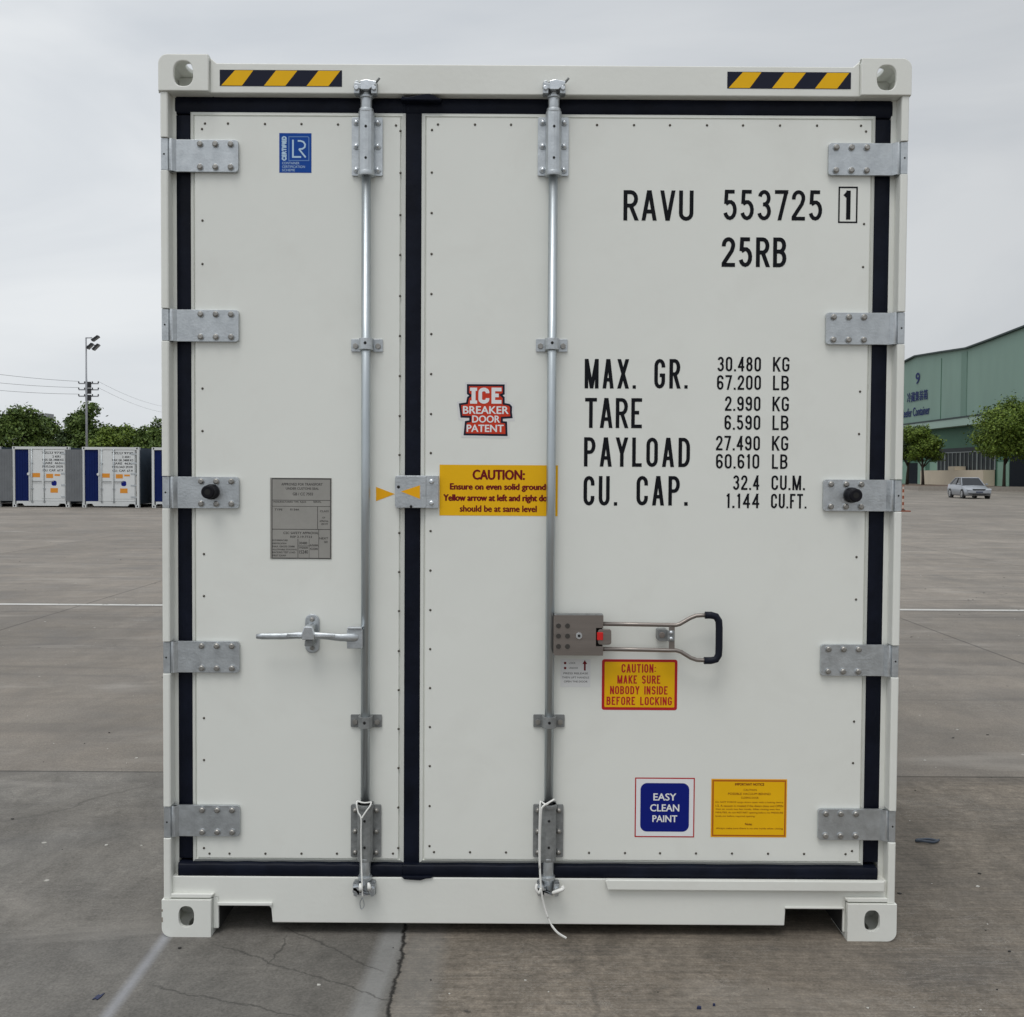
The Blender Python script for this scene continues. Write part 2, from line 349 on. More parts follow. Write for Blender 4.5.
vs = [(x, y, gz(x, y)) for y in ys for x in xs]; nx_ = len(xs)
g.add(vs, [(j * nx_ + i, j * nx_ + i + 1, (j + 1) * nx_ + i + 1, (j + 1) * nx_ + i) for j in range(len(ys) - 1) for i in range(nx_ - 1)], M['ground'], True)
tag(g.build('ground'), kind='structure')

# painted bay line crossing the yard behind the container
def worn_paint(name, colr):
    m = mat(name, colr, .6, var=.12, vscale=3)
    t = m.node_tree; b = t.nodes['Principled BSDF']; c = N(t, 'ShaderNodeTexCoord')
    n = N(t, 'ShaderNodeTexNoise', Scale=7.0, Detail=8.0, Roughness=.75); lk(t, c.outputs['Object'], n.inputs['Vector'])
    r = N(t, 'ShaderNodeMapRange'); r.inputs['From Min'].default_value = .34; r.inputs['From Max'].default_value = .44; lk(t, n.outputs['Fac'], r.inputs['Value'])
    lk(t, r.outputs[0], b.inputs['Alpha']); return m
M['line'] = worn_paint('worn_white_line_paint', (.50, .49, .46))
LY = onZ(80, 605).y; LY2 = onZ(960, 610.2).y
g = MB(); hw = .07
g.add([(-60, LY - hw, .004), (60, LY2 - hw, .004), (60, LY2 + hw, .004), (-60, LY + hw, .004)], [(0, 1, 2, 3)], M['line'])
tag(g.build('road_marking'), kind='structure')

# ------------------------------------------------------------------ stroke lettering (stencil-like container gothic)
def arc(cx, cy, rx, ry, a0, a1, n=8):
    return [(cx + rx * math.cos(R(a0 + (a1 - a0) * i / n)), cy + ry * math.sin(R(a0 + (a1 - a0) * i / n))) for i in range(n + 1)]
k = .21
GL = {
 'A': [[(0, 0), (.44, 1)], [(.56, 1), (1, 0)], [(.16, .27), (.84, .27)]],
 'B': [[(0, 0), (0, 1)], [(0, 1), (.5, 1)] + arc(.5, .765, .45, .235, 90, -90) + [(0, .53)], [(.4, .53)] + arc(.5, .265, .5, .265, 90, -90) + [(0, 0)]],
 'C': [[(1, .70)] + arc(.5, 1 - k, .5, k, 0, 180) + arc(.5, k, .5, k, 180, 360) + [(1, .30)]],
 'D': [[(0, 0), (0, 1), (.4, 1)] + arc(.4, .7, .6, .3, 90, 0) + arc(.4, .3, .6, .3, 0, -90) + [(0, 0)]],
 'E': [[(1, 0), (0, 0), (0, 1), (1, 1)], [(0, .52), (.85, .52)]],
 'F': [[(0, 0), (0, 1), (1, 1)], [(0, .52), (.85, .52)]],
 'G': [[(1, .74)] + arc(.5, 1 - k, .5, k, 0, 180) + arc(.5, k, .5, k, 180, 360) + [(1, .44), (.5, .44)]],
 'I': [[(0.5, 0), (0.5, 1)]],
 'K': [[(0, 0), (0, 1)], [(0, .36), (1, 1)], [(.34, .56), (1, 0)]],
 'L': [[(0, 1), (0, 0), (1, 0)]],
 'M': [[(0, 0), (0, 1)], [(.04, 1), (.47, 0.02)], [(.53, 0.02), (.96, 1)], [(1, 1), (1, 0)]],
 'N': [[(0, 0), (0, 1)], [(.03, 1), (.97, 0)], [(1, 0), (1, 1)]],
 'S': [[(.97, .78)] + arc(.5, .79, .5, .21, 10, 180, 8) + [(.12, .58), (.88, .44)] + arc(.5, .22, .5, .22, 0, -170, 8)],
 ':': [[(.5, .05), (.5, .18)], [(.5, .55), (.5, .68)]],
 'O': [arc(.5, 1 - k, .5, k, 0, 180) + arc(.5, k, .5, k, 180, 360) + [(1, 1 - k)]],
 'P': [[(0, 0), (0, 1)], [(0, 1), (.5, 1)] + arc(.5, .745, .5, .255, 90, -90) + [(0, .49)]],
 'R': [[(0, 0), (0, 1)], [(0, 1), (.5, 1)] + arc(.5, .745, .5, .255, 90, -90) + [(0, .49)], [(.5, .49), (1, 0)]],
 'T': [[(0, 1), (1, 1)], [(.5, 1), (.5, 0)]],
 'U': [[(0, 1), (0, k)] + arc(.5, k, .5, k, 180, 360) + [(1, 1)]],
 'V': [[(0, 1), (.45, 0)], [(.55, 0), (1, 1)]],
 'X': [[(0, 0), (1, 1)], [(0, 1), (1, 0)]],
 'Y': [[(0, 1), (.5, .45), (1, 1)], [(.5, .47), (.5, 0)]],
 '1': [[(0, .84), (.55, .97)], [(.7, 1), (.7, 0)]],
 '2': [[(0, .72)] + arc(.5, .77, .5, .23, 180, -10, 10) + [(.85, .55), (0, .06), (0, 0), (1, 0)]],
 '3': [arc(.48, .765, .47, .235, 165, -90, 12) , [(.35, .53)] + arc(.48, .265, .52, .265, 90, -165, 12)],
 '4': [[(.78, 0), (.78, 1), (0, .27), (1, .27)]],
 '5': [[(.95, 1), (.12, 1), (.06, .54)] + arc(.48, .31, .52, .31, 125, -160, 12)],
 '6': [[(.97, .76)] + arc(.5, 1 - k, .5, k, 10, 180) + [(0, .27)], arc(.5, .27, .5, .27, 180, 540, 16)],
 '7': [[(0, 1), (1, 1)], [(.98, 1), (.35, 0)]],
 '8': [arc(.5, .77, .44, .23, -90, 270, 16), arc(.5, .27, .5, .27, 90, 450, 16)],
 '9': [[(.03, .24)] + arc(.5, k, .5, k, 190, 360) + [(1, .73)], arc(.5, .73, .5, .27, 0, 360, 16)],
 '0': [arc(.5, 1 - k, .5, k, 0, 180) + arc(.5, k, .5, k, 180, 360) + [(1, 1 - k)]],
}
GW = {':': .16, 'M': .56, '.': .13, '1': .26, 'I': .13, ' ': .42, 'L': .36, 'E': .38, 'F': .38, 'T': .42}
def ribbon(mb, pts, t, y, m, clamp=None):
    # sharp corners become two butting strokes
    C_ = [Vector((a, b)) for a, b in pts]; cut = None
    for i in range(1, len(C_) - 1):
        u, v = (C_[i] - C_[i - 1]), (C_[i + 1] - C_[i])
        if u.length > 1e-6 and v.length > 1e-6 and u.normalized().dot(v.normalized()) < -.25: cut = i; break
    if cut:
        ribbon(mb, pts[:cut + 1], t, y, m, clamp); ribbon(mb, pts[cut:], t, y - .00004, m, clamp); return
    P = [Vector((a, b)) for a, b in pts]
    Q = [P[0]]
    for p in P[1:]:
        if (p - Q[-1]).length > t * .05: Q.append(p)
    P = Q; closed = (P[0] - P[-1]).length < t * .1
    if closed: P = P[:-1]
    n = len(P); L = []; Rr = []
    for i in range(n):
        a = P[i - 1] if (i > 0 or closed) else None; b = P[(i + 1) % n] if (i < n - 1 or closed) else None
        d1 = (P[i] - a).normalized() if a is not None else None; d2 = (b - P[i]).normalized() if b is not None else None
        if d1 is None: d1 = d2
        if d2 is None: d2 = d1
        n1 = Vector((-d1.y, d1.x)); n2 = Vector((-d2.y, d2.x)); nn = n1 + n2
        if nn.length < .1: nn = n1.copy()
        nn.normalize(); ln = t / 2 / max(nn.dot(n1), .42)
        L.append(P[i] + nn * ln); Rr.append(P[i] - nn * ln)
    if clamp:
        # run open ends on to the top/bottom line and cut them there
        for A in (L, Rr):
            for e_, o_ in ((0, 1), (-1, -2)):
                if not closed and n > 1:
                    d = (A[e_] - A[o_])
                    if abs(d.y) > abs(d.x) * .8 and d.length > t:
                        tgt = clamp[1] if d.y > 0 else clamp[0]
                        if abs(A[e_].y - tgt) < t * .9: A[e_] = A[o_] + d * ((tgt - A[o_].y) / d.y)
                    elif abs(d.y) < 1e-6 and (abs(P[e_].x - clamp[2] - t / 2) < t * .02 or abs(P[e_].x - clamp[3] + t / 2) < t * .02):
                        A[e_] = Vector((A[e_].x + math.copysign(t / 2, d.x), A[e_].y))
    vs = [(p.x, y, p.y) for p in L] + [(p.x, y, p.y) for p in Rr]
    fs = [(i, (i + 1) % n, n + (i + 1) % n, n + i) for i in range(n if closed else n - 1)]
    mb.add(vs, fs, m)
def stroke_text(mb, s, box, y, t, m, gap=.15, space=.42, flip=1):
    x0, x1, z0, z1 = box; H = z1 - z0
    adv = [GW.get(c, .43) if c != ' ' else space for c in s]
    tot = sum(adv) + gap * (len(s) - 1); sx = (x1 - x0) / (tot * H); x = x0; e = .00003
    for c, a in zip(s, adv):
        w = a * H * sx
        if c == '.': mb.add([(x, y, z0), (x + w, y, z0), (x + w, y, z0 + w * 1.05), (x, y, z0 + w * 1.05)], [(0, 1, 2, 3)], m)
        elif c in GL:
            for i, st in enumerate(GL[c]):
                ribbon(mb, [(x + t / 2 + p * max(w - t, 0.0001), z0 + t / 2 + q * (H - t)) for p, q in st], t, y - e * (i * 2 + 1), m, (z0, z1, x, x + w))
        x += w + gap * H * sx
# text from Blender's built-in face, fitted to a photo box
def text_mesh(s, bold=0.0):
    c = bpy.data.curves.new('t', 'FONT'); c.body = s; c.size = 1; c.offset = bold; c.resolution_u = 3; c.fill_mode = 'FRONT'
    o = bpy.data.objects.new('t', c); col.objects.link(o)
    dg = bpy.context.evaluated_depsgraph_get(); me = bpy.data.meshes.new_from_object(o.evaluated_get(dg))
    vs = [v.co.copy() for v in me.vertices]; fs = [tuple(p.vertices) for p in me.polygons]
    bpy.data.objects.remove(o); bpy.data.curves.remove(c); bpy.data.meshes.remove(me)
    return vs, fs
def text_fit(mb, s, box, y, m, bold=0.0, axis='y', rot=False):
    vs, fs = text_mesh(s, 0.0)
    if not vs: return
    ax, bx = min(v.x for v in vs), max(v.x for v in vs); ay, by = min(v.y for v in vs), max(v.y for v in vs)
    x0, x1, z0, z1 = box; out = []
    for v in vs:
        u = (v.x - ax) / (bx - ax); w = (v.y - ay) / (by - ay + 1e-9)
        if rot: u, w = 1 - w, u            # reads bottom to top
        p, q = x0 + u * (x1 - x0), z0 + w * (z1 - z0)
        out.append((p, y, q) if axis == 'y' else (y, p, q))
    mb.add(out, fs, m)
    if bold:
        w = bold * 1.3 * (z1 - z0)
        for k_, (du, dv) in enumerate(((w, 0), (-w, 0), (0, w * .6), (0, -w * .6))):
            if axis == 'y': mb.add([(a + du, b - .00003 * (k_ + 1), c + dv) for a, b, c in out], fs, m)
            else: mb.add([(a - .003 * (k_ + 1), b + du, c + dv) for a, b, c in out], fs, m)
def quad(mb, box, y, m):
    x0, x1, z0, z1 = box; mb.add([(x0, y, z0), (x1, y, z0), (x1, y, z1), (x0, y, z1)], [(0, 1, 2, 3)], m)
def rrect(box, r, n=5):
    x0, x1, z0, z1 = box; o = []
    for cx, cz, a in ((x1 - r, z1 - r, 0), (x0 + r, z1 - r, 90), (x0 + r, z0 + r, 180), (x1 - r, z0 + r, 270)):
        o += [(cx + r * math.cos(R(a + 90 * i / n)), cz + r * math.sin(R(a + 90 * i / n))) for i in range(n + 1)]
    return o

# ------------------------------------------------------------------ the refrigerated container
W = 1.219; H = 2.896; LEN = 6.058
box0 = empty('refrigerated_container', (0, 0, 0))
tag(box0, 'big closed white refrigerated container filling the middle, lettered RAVU 553725 on its door', 'shipping container')
def hole_plate(mb, O, U, V, Nn, out, hc, rx, ry, th, m, n=48):
    # plate with outline 'out' (u,v) and an oval hole, thickness th along Nn (pointing inwards)
    O, U, V, Nn = map(Vector, (O, U, V, Nn)); k_ = len(out)
    def cast(a):
        d = Vector((math.cos(a), math.sin(a))); best = None
        for i in range(k_):
            p = Vector(out[i]); q = Vector(out[(i + 1) % k_]); e = q - p; den = d.x * e.y - d.y * e.x
            if abs(den) < 1e-12: continue
            w = p - Vector(hc); tt = (w.x * e.y - w.y * e.x) / den; uu = (w.x * d.y - w.y * d.x) / den
            if tt > 0 and -1e-6 <= uu <= 1 + 1e-6 and (best is None or tt < best): best = tt
        return Vector(hc) + d * best
    angs = [2 * math.pi * i / n for i in range(n)] + [math.atan2(q - hc[1], p - hc[0]) % (2 * math.pi) for p, q in out]
    angs = sorted(set(round(a, 6) for a in angs)); nn = len(angs)
    oo = [cast(a) for a in angs]
    ii = []
    for a in angs:      # stadium-like hole
        c_, s_ = math.cos(a), math.sin(a); p_ = 2.6
        rr = 1 / ((abs(c_) / rx) ** p_ + (abs(s_) / ry) ** p_) ** (1 / p_); ii.append(Vector((hc[0] + rr * c_, hc[1] + rr * s_)))
    P3 = lambda w, d: O + U * w.x + V * w.y + Nn * d
    vs = [P3(p, 0) for p in oo] + [P3(p, 0) for p in ii] + [P3(p, th) for p in oo] + [P3(p, th) for p in ii]
    fs = []
    for i in range(nn):
        j = (i + 1) % nn
        fs += [(i, j, nn + j, nn + i), (2 * nn + j, 2 * nn + i, 3 * nn + i, 3 * nn + j), (i, 2 * nn + i, 2 * nn + j, j), (nn + i, nn + j, 3 * nn + j, 3 * nn + i)]
    mb.add(vs, fs, m)
def casting(sx, top, front, H=H, W=W, LEN=LEN, mp='paint', parent=None, cw=.163, ch=.118, dl=.178, pr=.006):
    """hollow ISO corner casting with oval holes"""
    m = M[mp]; mb = MB(); r = .030; t = .016
    xo = W + .001; xi = xo - cw
    z0, z1 = (H - ch, H) if top else (0, ch + .006)
    yf = -pr if front else LEN + pr; dy = 1 if front else -1
    hgt = z1 - z0
    # outline in u (from inner side to outer) and v
    if top: out = [(0, 0), (cw, 0)] + [(cw - r + r * math.cos(R(a)), hgt - r + r * math.sin(R(a))) for a in range(0, 91, 15)] + [(0, hgt)]
    else: out = [(0, 0)] + [(cw - r + r * math.cos(R(a)), r + r * math.sin(R(a))) for a in range(-90, 1, 15)] + [(cw, hgt), (0, hgt)]
    hole_plate(mb, (sx * xi, yf, z0), (sx, 0, 0), (0, 0, 1), (0, dy, 0), out, (cw * .50, hgt * (.47 if top else .55)), .0315 if top else .026, .040 if top else .036, t, m)
    y1 = yf + dy * t; y2 = yf + dy * dl
    # outer side with hole
    sh = hgt - r
    so = [(0, 0), (dl - t, 0), (dl - t, sh), (0, sh)]
    hole_plate(mb, (sx * xo, y1, z0 if top else z0 + r), (0, dy, 0), (0, 0, 1), (-sx, 0, 0), so, ((dl - t) * .5, sh * (.5 if top else .5)), .040, .026, t, m)
    # top/bottom face with hole
    to = [(0, 0), (cw - r, 0), (cw - r, dl - t), (0, dl - t)]
    hole_plate(mb, (sx * xi, y1, z1 if top else z0), (sx, 0, 0), (0, dy, 0), (0, 0, -1 if top else 1), to, ((cw - r) * .5, (dl - t) * .5), .030, .050, t, m)
    # rounded outer edge
    rng = range(0, 91, 15); oc = []; ic = []
    for a in rng:
        s_ = 1 if top else -1; cz = z1 - r if top else z0 + r
        oc.append((sx * (xo - r + r * math.cos(R(a))), cz + s_ * r * math.sin(R(a)))); ic.append((sx * (xo - r + (r - t) * math.cos(R(a))), cz + s_ * (r - t) * math.sin(R(a))))
    mb.prism(oc + ic[::-1], y1, y2, m)
    # closed inner faces
    ib = (z0, z0 + t) if top else (z1 - t, z1)
    mb.box(sx * (xi + t), sx * (xo - t - .001), y1, y2, ib[0] + .0005, ib[1] - .0005, m)
    mb.box(sx * xi, sx * (xi + t), y1, y2, z0 + t * 0 + .0005 if top else z0 + t, z1 - t if top else z1 - .0005, m)
    mb.box(sx * (xi + t), sx * (xo - t - .001), y2 - dy * t, y2, z0 + t, z1 - t, m)
    if not top and front and mp == 'paint':   # scuffs on the outer edge
        for zz, hh in ((.05, .016), (.085, .008)):
            mb.box(sx * (xo - .004), sx * (xo + .0004), yf - .0004, yf + .02, zz, zz + hh, M['scuff']) if sx < 0 else None
    return mb.build('corner_casting', parent, bevel=.003 if mp == 'paint' else 0)
for sx in (-1, 1):
    for top in (True, False):
        for fr in (True, False): casting(sx, top, fr, parent=box0)

YS = .035                  # door skin plane
YG = .050                  # gasket front plane
DL = rc(191, 112.5, 405, 862, YS); DR = rc(421.5, 114, 871, 864.5, YS)
zt = onY(300, 111.5, YS).z; zb = onY(300, 863, YS).z
DX = [onY(190.8, 490, YS).x, onY(404.3, 490, YS).x, onY(420.3, 490, YS).x, onY(870.3, 490, YS).x]
GO = (onY(176.5, 490, YG).x, onY(885.8, 490, YG).x, onY(500, 878, YG).z, onY(500, 97.5, YG).z)   # gasket outer box
# corner posts, cut out around the hinges
HZL = [onY(200, y, 0.02).z for y in (155.5, 325.5, 492.5, 657, 821)]
HZR = [onY(860, y, 0.02).z for y in (159, 328.5, 495.5, 660.5, 825)]
HH = .053
for sx, HZ in ((-1, HZL), (1, HZR)):
    mb = MB(); zs = [.1245] + [q for z in reversed(HZ) for q in (z - HH, z + HH)] + [H - .1185]
    xo = W - .003; xi = W - .028
    for a in range(0, len(zs), 2):
        pr = [(sx * xo, 0.004), (sx * (xo - .004), 0), (sx * (xi + .004), 0), (sx * xi, .004), (sx * xi, .05), (sx * xo, .05)]
        n = len(pr); z0, z1 = zs[a], zs[a + 1]
        mb.add([(x, y, z0) for x, y in pr] + [(x, y, z1) for x, y in pr], [tuple(range(n)), tuple(range(2 * n - 1, n - 1, -1))] + [(i, (i + 1) % n, (i + 1) % n + n, i + n) for i in range(n)], M['paint'])
    mb.box(sx * (xo - .001), sx * (abs(GO[0] if sx < 0 else GO[1]) - .004), .0505, .17, .10, H - .10, M['paint'])
    mb.build('corner_post', box0, bevel=.002)
for sx in (-1, 1):
    mb = MB(); mb.box(sx * W, sx * (W - .06), LEN - .12, LEN, .1245, H - .1185, M['paint']); mb.build('corner_post', box0, bevel=.003)
# header: chamfered ends dropping from the castings
xc = W + .001 - .163
mb = MB(); zr0 = onY(512, 64.8, 0.012).z; zr1 = onY(512, 94.6, 0.012).z
mb.prism([(-xc, H - .004), (-xc + .022, zr0), (xc - .022, zr0), (xc, H - .004), (xc, H - .118), (xc - .028, zr1), (-xc + .028, zr1), (-xc, H - .118)], .012, .16, M['paint'])
mb.box(-W + .02, W - .02, .055, .159, GO[3] - .006, zr1 + .004, M['paint'])
hdr = mb.build('top_rail', box0, bevel=.003)
for (a, b_, c_, d) in ((219.7, 70, 342, 86.3), (727.3, 72, 851, 88.8)):
    mb = MB(); bx = rc(a, b_, c_, d, .011); quad(mb, bx, .0112, M['navy']); x0, x1, z0, z1 = bx; w = x1 - x0; h = z1 - z0
    for (t0, t1, b0, b1) in ((.125, .275, .012, .182), (.46, .635, .362, .537), (.808, .985, .71, .889)):
        mb.add([(x0 + w * b0, .0108, z0 + h * .03), (x0 + w * b1, .0108, z0 + h * .03), (x0 + w * t1, .0108, z1 - h * .03), (x0 + w * t0, .0108, z1 - h * .03)], [(0, 1, 2, 3)], M['yellow'])
    mb.build('hazard_stripe_sticker', hdr, label='black and yellow diagonal hazard stripe sticker on the top rail')
# bottom sill with fork pockets
mb = MB(); ys_ = .016
sb = lambda px, py: (onY(px, py, ys_).x, onY(px, py, ys_).z)
zs0 = onY(512, 924, ys_).z; zs1 = onY(512, 878.3, ys_).z; GBZ = onY(512, 878.6, .019).z; zp = onY(245, 905, ys_).z
xl = -xc; p0 = onY(218.5, 915, ys_).x; p1 = onY(272.5, 915, ys_).x; p2 = onY(784.5, 915, ys_).x; p3 = onY(843, 915, ys_).x
out = [(xl, .119), (p0 - .006, .119), (p0 - .002, .02), (p0, zp - .02), (p0 + .012, zp), (p1 - .02, zp), (p1 - .008, zp - .012), (p1, zs0), (p2, zs0), (p2 + .004, zp - .004), (p3 - .02, zp), (p3 - .006, zp - .014), (p3, .02), (p3 + .006, .119), (xc, .119), (xc, zs1), (xl, zs1)]
mb.prism([(xl, .126), (p0, .126), (p0, zp), (p1 - .014, zp), (p1 - .004, zp - .012), (p1, zs0), (p2, zs0), (p2 + .003, zp), (p3, zp), (p3, .126), (xc + .02, .126), (W - .027, .126), (W - .027, zs1), (-W + .027, zs1), (-W + .027, .126), (xl - .02, .126)], ys_, .14, M['paint'])
# folded lip over the pockets and gussets to the castings
mb.box(p0 - .002, p1 + .001, ys_ - .008, ys_ - .0005, zp, zp + .012, M['paint'])
mb.box(p2 - .001, p3 + .002, ys_ - .006, ys_ - .0005, zp, zp + .008, M['paint'])
for (a, b_) in ((xl + .001, p0), (p3, xc - .001)):
    mb.box(a, b_, ys_ + .001, ys_ + .012, .02, .1265, M['paint'])
rr = rc(605, 880.5, 884, 890.5, 0.0)
mb.prism([(rr[0], rr[3] - .004), (rr[0] + .01, rr[2]), (rr[1], rr[2]), (rr[1], rr[3]), (rr[0] + .004, rr[3])], -.004, ys_ - .0005, M['paint'])
mb.prism([(-W + .027, .128), (xl - .002, .128), (xl + .008, .142), (-W + .027, .142)], .002, ys_ - .0005, M['paint'])
mb.prism([(W - .027, .128), (xl * -1 + .002, .128), (-xl - .008, .142), (W - .027, .142)], .002, ys_ - .0005, M['paint'])
mb.build('bottom_sill', box0, bevel=.003)
# body
mb = MB(); mb.box(-W + .012, W - .012, .14, LEN - .05, .165, .30, M['under'])
for i in range(14): mb.box(-W + .05, W - .05, .3 + i * .41, .36 + i * .41, .07, .1645, M['under'])
for sx in (-1, 1): mb.box(sx * (p2 - .03) * 1.0, sx * (p2 - .02), .15, LEN - .2, .06, .1646, M['under'])
for u, v in ((p0 - .005, p0 + .001), (p3 - .001, p3 + .005)): mb.box(u, v, .030, .22, .016, .1640, M['under'])  # added dark plates beside the castings, painting the fork pockets' shade
for u, v in ((p1 - .002, p1 + .012), (p2 - .012, p2)): mb.box(u, v, .142, 1.2, .060, .1646, M['under'])
mb.build('floor', box0)
for sx in (-1, 1):
    mb = MB(); mb.box(sx * (W - .006), sx * (W - .09), .172, LEN - .17, H - .11, H - .02, M['paint']); mb.box(sx * (W - .006), sx * (W - .05), .172, LEN - .17, .05, .165, M['paint'])
    mb.build('side_rail', box0, bevel=.003)
    mb = MB(); mb.box(sx * (W - .014), sx * (W - .07), .171, LEN - .12, .1655, H - .111, M['paint'])
    for i in range(22): mb.box(sx * (W - .010), sx * (W - .0145), .30 + i * .26, .33 + i * .26, .19, H - .14, M['paint'])
    mb.build('side_wall', box0)
mb = MB(); mb.box(-W + .095, W - .095, .161, LEN - .12, H - .10, H - .03, M['roofm']); mb.build('roof', box0)
mb = MB(); mb.box(-W + .062, W - .062, LEN - .16, LEN - .04, .30, H - .11, M['paint'])
for i in range(12): mb.box(-.55, .55, LEN - .0395, LEN - .03, 1.7 + i * .06, 1.73 + i * .06, M['hole'])
mb.box(-.9, .9, LEN - .0395, LEN - .015, .5, 1.3, M['galv']); mb.build('front_bulkhead', box0)

# doors -------------------------------------------------------------
def door_leaf(x0, x1, rivets, lab):
    mb = MB(); m = M['door']
    prof = [(0, YG + .004), (.0, YS + .012), (.0035, YS + .009), (.0115, YS + .002), (.0125, YS + .008), (.0165, YS + .008), (.0175, YS)]
    loops = [[(x0 + i, y, zb + i), (x1 - i, y, zb + i), (x1 - i, y, zt - i), (x0 + i, y, zt - i)] for i, y in [(0, .13)] + prof]
    vs = [v for l in loops for v in l]; fs = []
    for a in range(len(loops) - 1):
        for j in range(4): fs.append((a * 4 + j, a * 4 + (j + 1) % 4, (a + 1) * 4 + (j + 1) % 4, (a + 1) * 4 + j))
    fs.append(tuple(range(len(vs) - 4, len(vs)))); fs.append((3, 2, 1, 0)); mb.add(vs, fs, m)
    for (px, py) in rivets:
        p = onY(px, py, YS); mb.ball((p.x, YS - .0005, p.z), .0042, M['rivet'], sy=.5, n=8, k=4)
    o = mb.build('door', box0); o['label'] = lab; return o
rl = [(205, 123.5), (228, 123.5), (265, 124), (301.5, 124), (338, 124.5), (396, 125.5), (202, 129), (400.5, 131)]
rl += [(202.5, y) for y in (220.5, 264, 388.5, 431)] + [(204, y) for y in (554, 596, 718, 760)] + [(204, 848)]
rl += [(400.7 - (y - 131) * .0035, y) for y in (173, 215, 255, 296, 336, 376, 416, 455, 533, 572, 611, 651, 690, 729, 768, 807.5, 848)]
rl += [(x, 853.5) for x in (209.5, 229.5, 265.5, 301.5, 337, 393)]
rr_ = [(432 - (y - 130) * .0035, y) for y in (130, 172.5, 213, 254, 294, 334, 374, 414, 453, 531, 570.5, 610, 649, 688, 727, 766, 806, 846)]
rr_ += [(x, 124.5 + (x - 438) * .003) for x in (438, 475, 511, 597, 634, 670, 707, 743, 780, 817, 861)] + [(866, 131.5)]
rr_ += [(x, 852 + (x - 434) * .005) for x in (434, 470, 506, 589, 625, 660, 696, 732, 768, 804, 845.5)]
rr_ += [(864, 224), (863, 267), (860, 391.5), (859, 434), (856.5, 557), (856, 599.5), (854, 721.5), (853, 763), (852, 851)]
dl = door_leaf(DX[0], DX[1], rl, 'narrow white door leaf on the left with a blue certificate sticker and a metal plate')
dr = door_leaf(DX[2], DX[3], rr_, 'wide white door leaf on the right with black lettering')
# gaskets: rounded rubber strip swept round each leaf
def strip(mb, a, b, w0, w1, yf=YG, yb=.075, seg=24, wob=.0012):
    """rubber strip from a to b (x,z), between offsets w0,w1 to the left of travel"""
    a, b = Vector(a), Vector(b); d = (b - a).normalized(); nrm = Vector((-d.y, d.x)); rings = []
    for i in range(seg + 1):
        p = a + (b - a) * i / seg; j = wob * math.sin(i * 1.7 + a.x * 9) ; r = []
        for u, y in ((0, yb), (0, yf + .004), (.12, yf + .0005), (.5, yf - .001 + j * .6), (.88, yf + .0005), (1, yf + .004), (1, yb)):
            q = p + nrm * (w0 + (w1 - w0) * u + (j if u == 1 else 0)); r.append((q.x, y, q.y))
        rings.append(r)
    k_ = 7; mb.add([v for r in rings for v in r], [(i * k_ + j, i * k_ + j + 1, (i + 1) * k_ + j + 1, (i + 1) * k_ + j) for i in range(seg) for j in range(k_ - 1)], M['rubber'], True)
gw_l = DX[0] - GO[0]; gw_r = GO[1] - DX[3]; gt = GO[3] - zt; gb = zb - GO[2]; ov = .004
xm = (DX[1] + DX[2]) / 2
mb = MB()
strip(mb, (GO[0], zb + .01), (GO[0], zt - .01), 0, -(gw_l + ov)); strip(mb, (GO[0], zt - ov), (DX[1] - .0, zt - ov), 0, gt + ov)
strip(mb, (onY(178, 870, .019).x, GBZ), (DX[1], GBZ), 0, zb - GBZ + .001, yf=.019)
mb.build('door_gasket', dl)
mb = MB()
strip(mb, (DX[1] - ov, zb + .001), (DX[1] - ov, zt - .001), 0, -(DX[2] - DX[1] + 2 * ov), yf=YG - .003, seg=60)
strip(mb, (DX[1] + .001, zt - ov), (GO[1], zt - ov), 0, gt + ov, yf=YG - .0005); strip(mb, (DX[1] + .001, GBZ), (onY(877.5, 872, .019).x, GBZ), 0, zb - GBZ + .001, yf=.019)
strip(mb, (GO[1], zb + .01), (GO[1], zt - .01), 0, gw_r + ov)
# folded rubber flaps where the centre strip meets the frame
def flap(pts, y0=.010):
    mb.prism([(onY(a, b_, y0).x, onY(a, b_, y0).z) for a, b_ in pts], y0 + .001, y0 + .04, M['rubber'])
flap([(400.5, 99.5), (402, 95.8), (406, 97), (413, 95.9), (418, 94.8), (424, 93.4), (429, 93.2), (433, 94.6), (437, 97.2), (441, 98.2), (441, 100)], .0115)
flap([(401, 876.5), (433, 877), (431, 878.6), (426, 879), (420, 880.8), (410, 880.2), (404, 879.6)], .0075)
mb.build('door_gasket', dr, bevel=.002)

